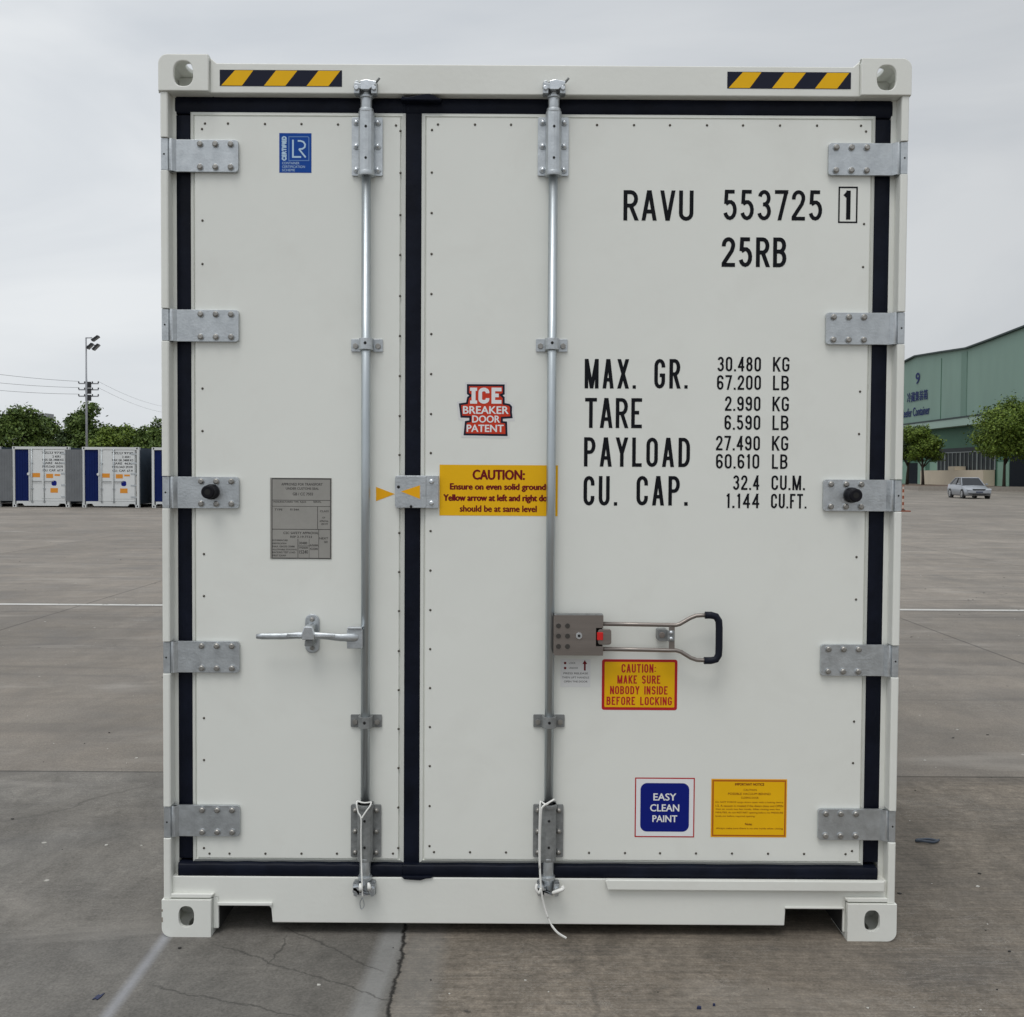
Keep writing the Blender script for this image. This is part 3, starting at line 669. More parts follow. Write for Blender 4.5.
# hinges
def hinge(sx, z, door, bump, L):
    mb = MB(); xk = sx * (W - .036)
    x1 = sx * (W - .036 - L)
    # blade: rounded inner corners
    h = .052; r = .010
    a, b_ = (x1, xk); s = 1 if b_ > a else -1
    o = [(b_ - s * .012, z - h), (a + s * r, z - h)] + [(a + s * r - s * r * math.sin(R(q)), z - h + r - r * math.cos(R(q))) for q in (30, 60, 90)] + [(a + s * r - s * r * math.cos(R(q)), z + h - r + r * math.sin(R(q))) for q in (0, 30, 60, 90)] + [(b_ - s * .012, z + h)]
    mb.prism(o, .0215, .0335, M['galv'])
    # shallow offset toward the knuckle, lug in the post slot
    mb.prism([(xk - s * .0125, .0335), (xk - s * .0125, .0215), (xk - s * .002, .010), (xk + s * .004, .010), (xk + s * .004, .022)], z - h, z + h, M['galv'], axis='z')
    mb.tube([(xk + s * .004, .021, z - h), (xk + s * .004, .021, z + h)], .0115, M['galv'], 14)
    mb.prism([(xk + s * .010, .006), (sx * (W - .006), .004), (sx * (W - .0025), .010), (sx * (W - .0025), .049), (xk + s * .010, .049)], z - h + .001, z + h - .001, M['galv'], axis='z')
    mb.ball((sx * (W - .014), .005, z), .0035, M['hole'], sy=.4, n=8, k=4)
    for i in range(3):
        for q in (-1, 1):
            c = (x1 + s * (.024 + .050 * i), .0, z + q * .037)
            mb.tube([(c[0], .0215, c[2]), (c[0], .0190, c[2])], .0115, M['galv'], 14)
            mb.tube([(c[0], .0190, c[2]), (c[0], .0155, c[2]), (c[0], .0125, c[2])], [.0095, .0095, .006], M['bolt'], 12)
    hg = mb.build('hinge', door, bevel=.0015)
    return hg
LL = abs(onY(238.8, 490, .0215).x) ; LR = abs(onY(823.5, 495, .0215).x)
for i, z in enumerate(HZL): hinge(-1, z, dl, i == 2, (W - .036) - LL)
for i, z in enumerate(HZR): hinge(1, z, dr, i == 2, (W - .036) - LR)
def bumper(p, door):
    mb = MB(); mb.tube([(p.x, .0215, p.z), (p.x, .004, p.z), (p.x, -.004, p.z), (p.x, -.028, p.z), (p.x, -.032, p.z)], [.0255, .0255, .022, .022, .018], M['bumper'], 24)
    mb.tube([(p.x, -.0323, p.z), (p.x, -.0326, p.z)], .010, M['hole'], 16)
    mb.build('rubber_bumper', door, bevel=.001)
bumper(onY(208.5, 492, -.02), dl); bumper(onY(855, 495.3, -.02), dr)
# overlap plate bridging the two leaves
mb = MB(); bx = rc(395, 475.5, 438.5, 508, .020); x0, x1, z0, z1 = bx; r = .010
mb.prism([(x1, z0), (x0 + r, z0), (x0 + .003, z0 + .003), (x0, z0 + r), (x0, z1 - r), (x0 + .003, z1 - .003), (x0 + r, z1), (x1, z1)], .019, .0335, M['galv'])
xs_ = onY(426, 490, .02).x; mb.box(x0 + .002, xs_, .0155, .019, z0 + .001, z1 - .002, M['galv'])
for py in (481.5, 503):
    p = onY(431.5, py, .019); mb.tube([(p.x, .019, p.z), (p.x, .014, p.z), (p.x, .011, p.z)], [.0085, .008, .004], M['zinc'], 14)
p = onY(398.5, 487, .0155); mb.ball((p.x, .0155, p.z), .0055, M['hole'], sy=.4)
p = onY(411, 506.5, .0155); mb.ball((p.x, .0155, p.z), .005, M['hole'], sy=.4)
brp = mb.build('overlap_plate', dr, bevel=.0015)
mb = MB(); tri = [(400.8, 491.5), (420, 485.2), (420, 499)]
mb.add([(onY(a, b_, .0153).x, .0152, onY(a, b_, .0153).z) for a, b_ in tri], [(0, 1, 2)], M['amber']); mb.build('arrow_sticker', dr, label='yellow triangle sticker pointing left on the overlap plate')
mb = MB(); tri = [(376, 486.8), (376, 501.2), (394.8, 494)]
mb.add([(onY(a, b_, YS).x, YS - .0006, onY(a, b_, YS).z) for a, b_ in tri], [(0, 1, 2)], M['amber']); mb.build('arrow_sticker', dl, label='yellow triangle sticker pointing right beside the centre gasket')

# ------------------------------------------------------------------ lock rods
YR = .006       # rod axis
def lock_rod(pts_px, label):
    (xa, ya), (xb, yb_) = pts_px
    def X(py): return onY(xa + (xb - xa) * (py - ya) / (yb_ - ya), py, YR).x
    xm_ = (X(150) + X(840)) / 2; Z = lambda py: onY(xa + (xb - xa) * (py - ya) / (yb_ - ya), py, YR).z
    mb = MB(); mb.tube([(xm_, YR, Z(880)), (xm_, YR, Z(96))], .0150, M['galv_rod'], 20)
    rod = mb.build('lock_rod', box0); rod['label'] = label
    # long bracket top and bottom
    for (pa, pb, c0, c1, mm, mm2) in ((117.5, 176, 96, 113, 'galv', 'galv'), (804.5, 857, 857, 879, 'galv_dark', 'galv')):
        mb = MB(); z1, z0 = onY(xa, pa, .028).z, onY(xa, pb, .028).z
        for s in (-1, 1):
            o = rrect((xm_ + s * .034 - .0165, xm_ + s * .034 + .0165, z0, z1), .005, 3); mb.prism(o, .026, .0340, M[mm])
            for q in (z0 + .018, (z0 + z1) / 2, z1 - .018):
                cx = xm_ + s * .035
                mb.tube([(cx, .026, q), (cx, .022, q)], .0105, M[mm], 14); mb.ball((cx, .022, q), .0085, M['zinc' if mm == 'galv' else 'bolt'], sy=1.0, n=12, k=6)
        # half-round cover over the rod
        ro = [(xm_ - .0255, .0335), (xm_ - .0255, .004)] + [(xm_ - .0255 * math.cos(R(a)), .004 - .020 * math.sin(R(a))) for a in (20, 45, 70, 90, 110, 135, 160)] + [(xm_ + .0255, .004), (xm_ + .0255, .0335)]
        mb.prism([(a, b_) for a, b_ in ro], z0 - .003, z1 + .010, M[mm], axis='z')
        for q in (z0 + .047, z1 - .042):
            mb.ball((xm_ + .001, -.0165, q), .0048, M['hole'], sy=.3, n=8, k=4)
        ze, zf = (z0 - .003, z0 + .008) if mm == 'galv' else (z1 + .001, z1 + .010)
        mb.tube([(xm_, YR, ze - .004), (xm_, YR, zf)], .0275, M[mm], 20)
        # collar
        zc0, zc1 = Z(c1), Z(c0); mb.tube([(xm_, YR, zc0), (xm_, YR, zc1)], .0185, M['galv'], 18)
        mb.tube([(xm_, YR, zc0 + .0), (xm_, YR, zc0 + .012)], .0235, M['galv'], 18); mb.tube([(xm_, YR, zc1 - .008), (xm_, YR, zc1)], .0225, M['galv'], 18)
        mb.build('bracket', rod, bevel=.0015, label='long bolted bearing bracket at the rod end')
    # saddle clamps
    for py in (344.5, 722.5):
        z = Z(py); mb = MB(); mm = 'galv' if py < 500 else 'galv_dark'
        for s in (-1, 1):
            mb.prism(rrect((xm_ + s * .0355 - .0165, xm_ + s * .0355 + .0165, z - .021, z + .021), .003, 2), .029, .0342, M[mm])
            mb.tube([(xm_ + s * .037, .029, z - .003), (xm_ + s * .037, .021, z - .003)], .0095, M['bolt'], 6)
        ro = [(xm_ - .023, .034), (xm_ - .023, .004)] + [(xm_ - .023 * math.cos(R(a)), .004 - .019 * math.sin(R(a))) for a in (25, 50, 75, 90, 105, 130, 155)] + [(xm_ + .023, .004), (xm_ + .023, .034)]
        mb.prism(ro, z - .017, z + .020, M[mm], axis='z'); mb.ball((xm_, -.0150, z + .003), .0055, M['hole'], sy=.35, n=8, k=4)
        mb.build('saddle_clamp', rod, bevel=.002)
    # cams and keepers
    for top in (True, False):
        mb = MB(); z = Z(89.5) if top else Z(887.5); s = 1 if top else -1
        # keeper plate on the rail with two jaws
        mb.prism(rrect((xm_ - .036, xm_ + .036, z - .024, z + .024), .004, 2), .004, .0115 if top else .0155, M['galv_dark'])
        for q in (-1, 1):
            mb.prism([(xm_ + q * .037, z - .022 * s), (xm_ + q * .019, z - .022 * s), (xm_ + q * .017, z + .004 * s), (xm_ + q * .024, z + .020 * s), (xm_ + q * .034, z + .017 * s)], -.022, .004, M['galv'])
            mb.tube([(xm_ + q * .028, -.022, z - .006 * s), (xm_ + q * .028, -.030, z - .006 * s)], .008, M['zinc'], 6)
        # cam head: central lug and hooked fork
        mb.tube([(xm_, YR, z - .030 * s), (xm_, YR, z + .014 * s)], .0155, M['galv'], 16)
        mb.prism([(xm_ - .013, z - .012), (xm_ + .013, z - .012), (xm_ + .034 * s, z + .004), (xm_ + .036 * s, z + .014), (xm_ + .004, z + .020), (xm_ - .015, z + .016)], -.030, -.012, M['zinc'])
        mb.prism([(xm_ - .038, z - .004), (xm_ - .010, z - .010), (xm_ - .008, z + .008), (xm_ - .034, z + .012)], -.026, -.008, M['galv'])
        if top: mb.tube([(xm_ + .034, -.02, z + .012), (xm_ + .047, -.026, z + .026)], .004, M['galv_dark'], 8)
        mb.build('cam', rod, bevel=.002)
    return rod, xm_, Z
rod1, X1, Z1 = lock_rod([(366.8, 150), (364.6, 840)], 'left galvanised lock rod with a short bar handle')
rod2, X2, Z2 = lock_rod([(553.6, 150), (548.2, 840)], 'right galvanised lock rod with a long looped handle')
# left handle: forged lever in a catch
P = lambda px, py, y: onY(px, py, y)
mb = MB()
a, b_ = P(352, 637.8, -.03), P(256.5, 636.3, -.03)
mb.tube([(X1 - .01, -.012, a.z), (a.x, -.026, a.z), (P(340, 637, -.03).x, -.030, P(340, 637.5, -.03).z), (P(325, 636, -.03).x, -.034, P(325, 635.8, -.03).z), (P(311, 635, -.03).x, -.036, P(311, 635, -.03).z), (P(298, 635, -.03).x, -.034, P(298, 635.2, -.03).z), (P(283, 636, -.03).x, -.032, P(283, 636.2, -.03).z), (P(262, 636, -.03).x, -.032, P(262, 636.2, -.03).z), (b_.x, -.032, b_.z)],
        [.013, .014, .0125, .011, .012, .011, .0105, .0105, .0075], M['galv'], 14, flat=.6)
for q in (-.006, .006):
    mb.tube([(P(335, 635, -.04).x, -.038, a.z + .007 + q * .2), (P(287, 635, -.04).x, -.040, P(287, 635.5, -.04).z + q * .4)], .0035, M['zinc'], 8)
mb.build('handle', rod1, bevel=0, label='forged galvanised lever lying to the left')
mb = MB(); x = rc(347, 627.5, 361.5, 648.5, -.02)
mb.box(x[0], x[1] + .004, -.024, .004, x[2], x[3] - .006, M['galv']); mb.box(x[0] + .002, x[1] + .002, -.030, .002, x[3] - .0055, x[3] + .002, M['zinc'])
mb.tube([(x[0] + .018, -.024, (x[2] + x[3]) / 2), (x[0] + .018, -.031, (x[2] + x[3]) / 2)], .0085, M['galv_dark'], 12); mb.build('handle_hub', rod1, bevel=.002)
mb = MB(); x = rc(304.5, 614.5, 319, 653.5, .02); o = rrect((x[0], x[1], x[2], x[3]), (x[1] - x[0]) * .46, 6)
mb.prism(o, .028, .0345, M['galv']); cx = (x[0] + x[1]) / 2; cz = (x[2] + x[3]) / 2
for q in (-1, 1): mb.tube([(cx, .028, cz + q * .047), (cx, .020, cz + q * .047)], .0085, M['bolt'], 6)
mb.prism([(cx - .020, cz - .010), (cx + .020, cz - .010), (cx + .022, cz + .008), (cx + .013, cz + .034), (cx - .013, cz + .034), (cx - .022, cz + .008)], -.046, -.030, M['zinc'])
mb.prism([(cx - .014, cz - .032), (cx + .014, cz - .032), (cx + .012, cz - .012), (cx - .012, cz - .012)], -.036, .028, M['galv_dark'])
mb.prism([(cx - .013, cz + .016), (cx + .013, cz + .016), (cx + .013, cz + .034), (cx - .013, cz + .034)], -.0295, .0275, M['galv'])
mb.build('handle_catch', rod1, bevel=.003)
# right handle: stainless lock box, two rails, looped grip
mb = MB(); x = rc(553.5, 615, 603, 655, -.02); st_ = M['stainless']; zc = (x[2] + x[3]) / 2; hy = -.030
xs1 = P(596, 636, hy).x; n0, n1 = P(597, 628, hy).z, P(597, 646.5, hy).z
mb.prism([(x[0] + .004, x[2]), (x[1], x[2]), (x[1], n1), (xs1, n1), (xs1, n0), (x[1], n0), (x[1], x[3]), (x[0] + .004, x[3]), (x[0], x[3] - .006), (x[0], x[2] + .006)], hy, .005, st_)
mb.box(x[0] + .002, x[1] - .001, hy + .0015, .004, x[3], x[3] + .0035, M['galv_dark'])
mb.box(xs1 + .0005, x[1] - .001, -.010, .004, n1 + .0005, n0 - .0005, M['hole'])
for px in (558.5, 567.5):
    for py in (625.8, 636, 646.4):
        p = P(px, py, hy); mb.tube([(p.x, hy, p.z), (p.x, hy - .003, p.z)], .0082, M['boltdark'], 12)
p = P(579, 635.7, hy); mb.tube([(p.x, hy, p.z), (p.x, hy - .004, p.z)], .0105, M['zinc'], 16); mb.tube([(p.x, hy - .0041, p.z), (p.x, hy - .005, p.z)], .005, M['hole'], 8)
mb.build('lock_box', rod2, bevel=.0025)
mb = MB(); x = rc(598, 629.5, 611.5, 645, hy); mb.prism(rrect((x[0], x[1], x[2], x[3]), .008, 3), -.026, -.012, st_); mb.build('release_tongue', rod2, bevel=.002)
mb = MB(); x = rc(597, 632.3, 603, 640, hy); mb.box(x[0], x[1], -.034, -.0265, x[2], x[3], M['red']); mb.build('release_button', rod2, bevel=.001, label='small red button on the lock box')
def path(pp, y=-.022): return [(P(a, b_, y).x, y, P(a, b_, y).z) for a, b_ in pp]
mb = MB()
mb.tube(path([(601, 623.8), (640, 624.5), (668, 625), (676, 625.2), (680, 624), (690, 618.2), (696, 615.8), (702, 615.3), (708, 615.2)]), .0068, st_, 12)
mb.tube(path([(601, 649), (640, 649.7), (668, 650.3), (676, 650.3), (681, 651.8), (691, 658), (697, 660), (703, 660.3), (708, 660.3)]), .0068, st_, 12)
x = rc(669, 625, 674.5, 650.5, -.022); mb.box(x[0], x[1], -.026, -.018, x[2], x[3], st_)
mb.build('handle', rod2, label='long stainless double bar handle with a black grip')
mb = MB(); mb.tube(path([(705, 615.2), (711, 615.2), (716, 616.5), (718.8, 621), (719.2, 628), (719, 648), (718.6, 655), (716, 659.4), (711, 660.6), (704, 660.6)]), .0118, M['grip'], 14); mb.build('handle_grip', rod2)
mb = MB(); x = rc(657.5, 629.5, 668, 641, -.01); mb.prism(rrect((x[0], x[1], x[2], x[3]), .006, 3), -.018, .034, M['galv_dark'])
x = rc(667, 630, 674, 641, -.02); mb.prism(rrect((x[0], x[1], x[2], x[3]), .004, 2), -.032, -.0265, M['galv_dark'])
for py in (632.5, 638.5):
    p = P(671, py, -.032); mb.ball((p.x, -.033, p.z), .007, M['zinc'])
p = P(662, 635, -.02); mb.tube([(p.x, -.018, p.z), (p.x, -.024, p.z)], .010, M['stainless'], 12)
mb.build('handle_catch', rod2, bevel=.0015)

# ------------------------------------------------------------------ lettering on the right door
YT = YS - .0008
PXM = 1 / 303.0
def letter(s, x0, y0, x1, y1, t=4.6, space=.42, gap=.12, label=None):
    mb = MB(); stroke_text(mb, s, rc(x0, y0, x1, y1, YT), YT, t * PXM * .86, M['ink'], gap, space); return mb.build('lettering', dr, label='black lettering reading ' + label if label else None)
letter('RAVU', 623.5, 190.3, 693.5, 220.6, 4.5, label='RAVU')
letter('553725', 723.5, 190, 822.3, 220.3, 4.3, label='553725')
letter('25RB', 721.8, 237.3, 786.5, 267, 4.6, label='25RB')
mb = MB(); bx = rc(838.3, 186.6, 857.6, 223, YT); x0, x1, z0, z1 = bx; t = .005
for q in ((x0, x1, z0, z0 + t), (x0, x1, z1 - t, z1), (x0, x0 + t, z0 + t, z1 - t), (x1 - t, x1, z0 + t, z1 - t)): quad(mb, q, YT, M['ink'])
stroke_text(mb, '1', rc(842.8, 190.5, 852, 219.5, YT), YT, 4.3 * PXM, M['ink']); mb.build('lettering', dr, label='check digit 1 in a thin black frame')
letter('MAX.', 584.7, 359, 636, 388.5, 4.2, .50, .17, 'MAX.'); letter('GR.', 654.3, 359, 687.8, 388.5, 4.2, .50, .17, 'GR.')
letter('TARE', 585, 398, 642, 428, 4.2, label='TARE')
letter('PAYLOAD', 584, 437.5, 690, 466.8, 4.2, gap=.17, label='PAYLOAD')
letter('CU.', 583.5, 476, 617.3, 505.5, 4.2, .50, .17, 'CU.'); letter('CAP.', 636.5, 476, 687.8, 505.5, 4.2, .50, .17, 'CAP.')
for s, x0, x1, ya in (('30.480', 717.5, 761, 356.8), ('67.200', 717, 761, 375.2), ('2.990', 725, 760.5, 396.3), ('6.590', 724.5, 760.3, 415.2), ('27.490', 716, 760, 435.8), ('60.610', 716, 759.3, 454), ('32.4', 733, 759.3, 475.3), ('1.144', 726, 759.3, 493.5)):
    letter(s, x0, ya, x1, ya + 14.6, 2.3, label=s)
for s, x0, x1, ya in (('KG', 773, 789.5, 357), ('LB', 773, 789, 375.6), ('KG', 772.5, 789, 396.6), ('LB', 772.5, 788.6, 415.5), ('KG', 772, 788.3, 436), ('LB', 772, 787.6, 454.3), ('CU.M.', 771.5, 805, 475.5), ('CU.FT.', 771, 806.5, 493.8)):
    letter(s, x0, ya, x1, ya + 14.6, 2.3, label=s)

# ------------------------------------------------------------------ stickers
def sticker(name, door, label): return MB(), name, door, label
E1, E2, E3, E4 = YS - .0006, YS - .0010, YS - .0014, YS - .0018
# blue certificate sticker with LR letters
mb = MB(); quad(mb, rc(279.3, 133.2, 311.5, 172.8, YS), E1, M['lrblue'])
def px_stroke(pts, w, m, y=E2): ribbon(mb, [(onY(a, b_, YS).x, onY(a, b_, YS).z) for a, b_ in pts], w * PXM, y, M[m])
px_stroke([(288.9, 136.8), (307.9, 136.8), (308.9, 137.8), (308.9, 160.6), (288.9, 160.6), (288.9, 136.8)], .9, 'lrmid')
px_stroke([(293, 139.8), (293, 157.0), (301.2, 157.0)], 1.7, 'lrpale')
px_stroke([(297.8, 141), (300.5, 141), (303.5, 142), (305.2, 144.5), (304.8, 147.3), (302.5, 149), (299, 149.2), (305.8, 157.6)], 1.6, 'lrpale', E3)
text_fit(mb, 'CERTIFIED', rc(282.3, 136.5, 286.2, 160.5, YS), E2, M['lrpale'], .02, rot=True)
text_fit(mb, 'CONTAINER', rc(282.2, 162, 299.5, 164.4, YS), E2, M['lrpale'], .0); text_fit(mb, 'CERTIFICATION', rc(282.2, 165.6, 305, 168, YS), E2, M['lrpale'], .0); text_fit(mb, 'SCHEME', rc(282.2, 169, 295, 171.4, YS), E2, M['lrpale'], .0)
mb.build('certificate_sticker', dl, label='blue sticker with pale LR letters in a frame')
# red ICE BREAKER sticker
mb = MB(); pp = lambda pts: [(onY(450 + a / 12.71, 370 + b_ / 12.71, YS).x, onY(450 + a / 12.71, 370 + b_ / 12.71, YS).z) for a, b_ in pts]
def poly(pts, y, m):
    q = pp(pts); mb.add([(a, y, b_) for a, b_ in q], [tuple(range(len(q)))], M[m])
O_ = [(215, 180), (695, 183), (695, 310), (668, 322), (695, 345), (695, 420), (760, 432), (790, 465), (787, 540), (797, 612), (672, 620), (672, 650), (725, 655), (732, 840), (172, 830), (190, 650), (245, 640), (245, 608), (135, 605), (112, 425), (205, 412), (218, 345), (245, 325), (215, 305)]
def grow(pts, d):
    n = len(pts); o = []
    for i in range(n):
        a, b_, c_ = Vector(pts[i - 1]), Vector(pts[i]), Vector(pts[(i + 1) % n]); d1 = (b_ - a).normalized(); d2 = (c_ - b_).normalized()
        n1 = Vector((-d1.y, d1.x)); n2 = Vector((-d2.y, d2.x)); nn = (n1 + n2); nn.normalize(); o.append(tuple(b_ + nn * -d / max(nn.dot(n1), .5)))
    return o
def tri_poly(pts, y, m):
    q = pp(pts); tr = tessellate_polygon([[Vector((a, c, 0)) for a, c in q]]); mb.add([(a, y, c) for a, c in q], [tuple(t) for t in tr], M[m])
tri_poly([(190, 155), (722, 158), (722, 395), (790, 410), (818, 460), (812, 530), (824, 645), (752, 650), (760, 868), (142, 858), (160, 640), (108, 632), (84, 405), (178, 385), (190, 330)], E1, 'offwhite'); tri_poly(O_, E2, 'navy'); tri_poly(grow(O_, -26), E3, 'orred')
def T12(s, a, b_, c, d, m='white', bold=.03, y=E4):
    text_fit(mb, s, rc(450 + a / 12.71, 370 + b_ / 12.71, 450 + c / 12.71, 370 + d / 12.71, YS), y, M[m], bold)
def S12(s, a, b_, c, d, t, m='white', y=E4): stroke_text(mb, s, rc(450 + a / 12.71, 370 + b_ / 12.71, 450 + c / 12.71, 370 + d / 12.71, YS), y, t * PXM / 12.71, M[m], gap=.10)
S12('C', 362, 225, 500, 428, 46); S12('E', 528, 225, 655, 428, 46)
for q in ((255, 225, 345, 265), (275, 260, 325, 395), (255, 388, 345, 428)): quad(mb, rc(450 + q[0] / 12.71, 370 + q[1] / 12.71, 450 + q[2] / 12.71, 370 + q[3] / 12.71, YS), E4 - (.0001 if q[1] == 260 else 0), M['white'])
T12('BREAKER', 168, 462, 742, 556); T12('DOOR', 285, 580, 632, 668); T12('PATENT', 215, 697, 680, 786)
mb.build('ice_breaker_sticker', dr, label='red sticker reading ICE BREAKER DOOR PATENT')
# yellow caution by the overlap plate
mb = MB(); quad(mb, rc(439.5, 465, 557.8, 515.8, YS), E1, M['yellow'])
tf = lambda s, a, b_, c, d, m='maroon', bold=.045: text_fit(mb, s, rc(a, b_, c, d, YS), E2, M[m], bold)
tf('CAUTION:', 473, 470, 524.5, 479.6); tf('Ensure on even solid ground', 450.3, 483.7, 545.5, 491.6); tf('Yellow arrow at left and right door', 443.7, 494.6, 554.5, 503); tf('should be at same level', 460, 505.6, 536.5, 511.8)
mb.build('caution_sticker', dr, label='wide yellow sticker about even solid ground behind the lock rod')
# nobody inside
mb = MB(); b0 = rc(601.8, 659.4, 677.2, 710, YS); q = rrect(b0, .008); mb.add([(a, E1, c) for a, c in q], [tuple(range(len(q)))], M['redink'])
b0 = rc(604.5, 662, 674.5, 707.2, YS); q = rrect(b0, .003); mb.add([(a, E2, c) for a, c in q], [tuple(range(len(q)))], M['yellow'])
def tf3(s, a, b_, c, d, m='redink', bold=.012): text_fit(mb, s, rc(a, b_, c, d, YS), E3, M[m], bold)
for s_, a, b_, c, d in (('CAUTION:', 621.5, 664, 656, 672.6), ('MAKE SURE', 617.3, 675.3, 660.3, 683.6), ('NOBODY INSIDE', 610, 686, 667.5, 694.3), ('BEFORE LOCKING', 606.5, 696.7, 671.8, 705)):
    stroke_text(mb, s_, rc(a, b_, c, d, YS), E3, 1.35 * PXM, M['redink'], .12, .30)
mb.build('caution_sticker', dr, label='yellow sticker with red border reading MAKE SURE NOBODY INSIDE')
# small instruction sticker under the lock box
mb = MB(); quad(mb, rc(560.5, 659, 590.5, 687, YS), E1, M['offwhite'])
def tfa(s, a, b_, c, d, m='plateink', bold=.0): text_fit(mb, s, rc(a, b_, c, d, YS), E2, M[m], bold)
for py in (663, 668): quad(mb, rc(564, py - 1.1, 566.2, py + 1.1, YS), E2, M['maroon'])
tfa('LOCK', 569, 662, 575.5, 663.8); tfa('UNLOCK', 569, 667, 578, 668.8); tfa('PRESS RELEASE', 563.5, 672.4, 588, 674.2); tfa('THEN LIFT HANDLE', 562, 676.5, 589, 678.3); tfa('OPEN THE DOOR', 564, 680.6, 587.5, 682.4)
quad(mb, rc(583.9, 664, 585.7, 670.5, YS), E2, M['maroon'])
mb.add([(onY(a, b_, YS).x, E2, onY(a, b_, YS).z) for a, b_ in ((582.4, 664), (587.2, 664), (584.8, 660))], [(0, 1, 2)], M['maroon'])
mb.build('instruction_sticker', dr, label='tiny white sticker with a red arrow under the lock box')
# easy clean paint
mb = MB(); quad(mb, rc(634.8, 777.6, 694.5, 837.2, YS), E1, M['redink']); quad(mb, rc(636, 778.8, 693.3, 836, YS), E2, M['white'])
q = rrect(rc(640.3, 783, 689, 831.5, YS), .022, 6); mb.add([(a, E3, c) for a, c in q], [tuple(range(len(q)))], M['blue'])
for s, a, b_, c, d in (('EASY', 653.5, 793.3, 676, 800.3), ('CLEAN', 650.2, 804.2, 679, 811.2), ('PAINT', 652.5, 815.2, 677, 821.8)): text_fit(mb, s, rc(a, b_, c, d, YS), E4, M['white'], .025)
mb.build('paint_sticker', dr, label='blue rounded square sticker reading EASY CLEAN PAINT')
# important notice
mb = MB(); quad(mb, rc(711, 779, 786.7, 837.2, YS), E1, M['amber']); b0 = rc(712, 780, 785.7, 836.2, YS); quad(mb, b0, E2, M['brorange'])
quad(mb, rc(713.6, 781.6, 784.2, 834.8, YS), E3, M['yellow'])
for s, a, b_, c, d, bo in (('IMPORTANT NOTICE', 735, 783, 764, 785.4, .03), ('CAUTION', 743.5, 788.8, 756.5, 790.8, 0), ('POSSIBLE VACUUM BEHIND', 728, 792.6, 770.5, 794.8, 0), ('CLOSING DOOR', 741, 796.6, 758.5, 798.6, 0),
        ('Do NOT FORCE cargo doors open with a locking device', 715.5, 801.2, 783, 803.3, 0), ('1/2. A vacuum is created if the doors close and OPEN', 715.5, 804.7, 783, 806.8, 0), ('then air cools too fast inside. After closing wait few', 715.5, 808.2, 780, 810.3, 0),
        ('MINUTES, do not RESTART opening before the PRESSURE', 715.5, 811.6, 783, 813.7, 0), ('levels out before required opening.', 715.5, 815.1, 755, 817.2, 0), ('Note:', 745, 822.8, 752, 825, .02), ('Always make sure there is no one inside when closing.', 716, 827.3, 783.2, 829.6, .0)):
    text_fit(mb, s, rc(a, b_, c, d, YS), E4, M['maroon'], bo)
mb.build('notice_sticker', dr, label='amber notice sticker packed with small red print')
# metal data plate
mb = MB(); bx = rc(270.3, 477.8, 331.6, 558.6, YS); x0, x1, z0, z1 = bx; mb.box(x0, x1, YS - .0025, YS - .0002, z0, z1, M['plate']); YP = YS - .0028
def pl(s, a, b_, c, d): text_fit(mb, s, rc(260 + a / 10.175, 470 + b_ / 10.175, 260 + c / 10.175, 470 + d / 10.175, YS), YP, M['plateink'], .01)
def bar(a, b_, c, d): quad(mb, rc(260 + a / 10.175, 470 + b_ / 10.175, 260 + c / 10.175, 470 + d / 10.175, YS), YP + .0001, M['plateink'])
for q in ((120, 85, 722, 95), (120, 893, 722, 902), (120, 95, 128, 893), (714, 95, 722, 893), (128, 305, 714, 310), (128, 600, 714, 606), (585, 370, 590, 600), (128, 368, 714, 372), (385, 700, 390, 890), (597, 606, 601, 893), (390, 770, 597, 774), (500, 700, 503, 890)): bar(*q)
for s, a, b_, c, d in (('APPROVED FOR TRANSPORT', 220, 133, 638, 158), ('UNDER CUSTOMS SEAL', 265, 177, 600, 200), ('GB / CC 7503', 335, 230, 540, 258), ('MANUFACTURERS TYPE  R2510', 140, 315, 470, 332), ('SERIAL', 545, 315, 625, 332), ('TYPE', 150, 392, 230, 412), ('R134A', 310, 392, 400, 412), ('CLASS', 612, 410, 700, 428), ('OF', 635, 476, 665, 492), ('APPROVAL', 608, 512, 698, 528), ('2019', 625, 540, 690, 558),
        ('CSC SAFETY APPROVAL', 240, 628, 600, 652), ('REF 2.19.7733', 310, 668, 530, 690), ('DATE MANUFACTURED', 130, 706, 285, 722), ('IDENTIFICATION', 130, 738, 270, 754), ('MAX. GROSS 30480', 130, 768, 355, 786), ('ALLOWABLE STACKING', 130, 800, 375, 816), ('RACKING TEST LOAD', 130, 828, 360, 846), ('FIRST EXAM', 130, 860, 265, 878),
        ('30480', 400, 730, 480, 755), ('67200', 510, 755, 590, 768), ('192000', 400, 780, 490, 800), ('423300', 510, 790, 590, 812), ('15240', 400, 815, 490, 850), ('NEXT', 605, 685, 695, 705), ('DATE', 655, 722, 690, 742)):
    pl(s, a, b_, c, d)
mb.build('data_plate', dl, bevel=0, label='small engraved metal data plate')

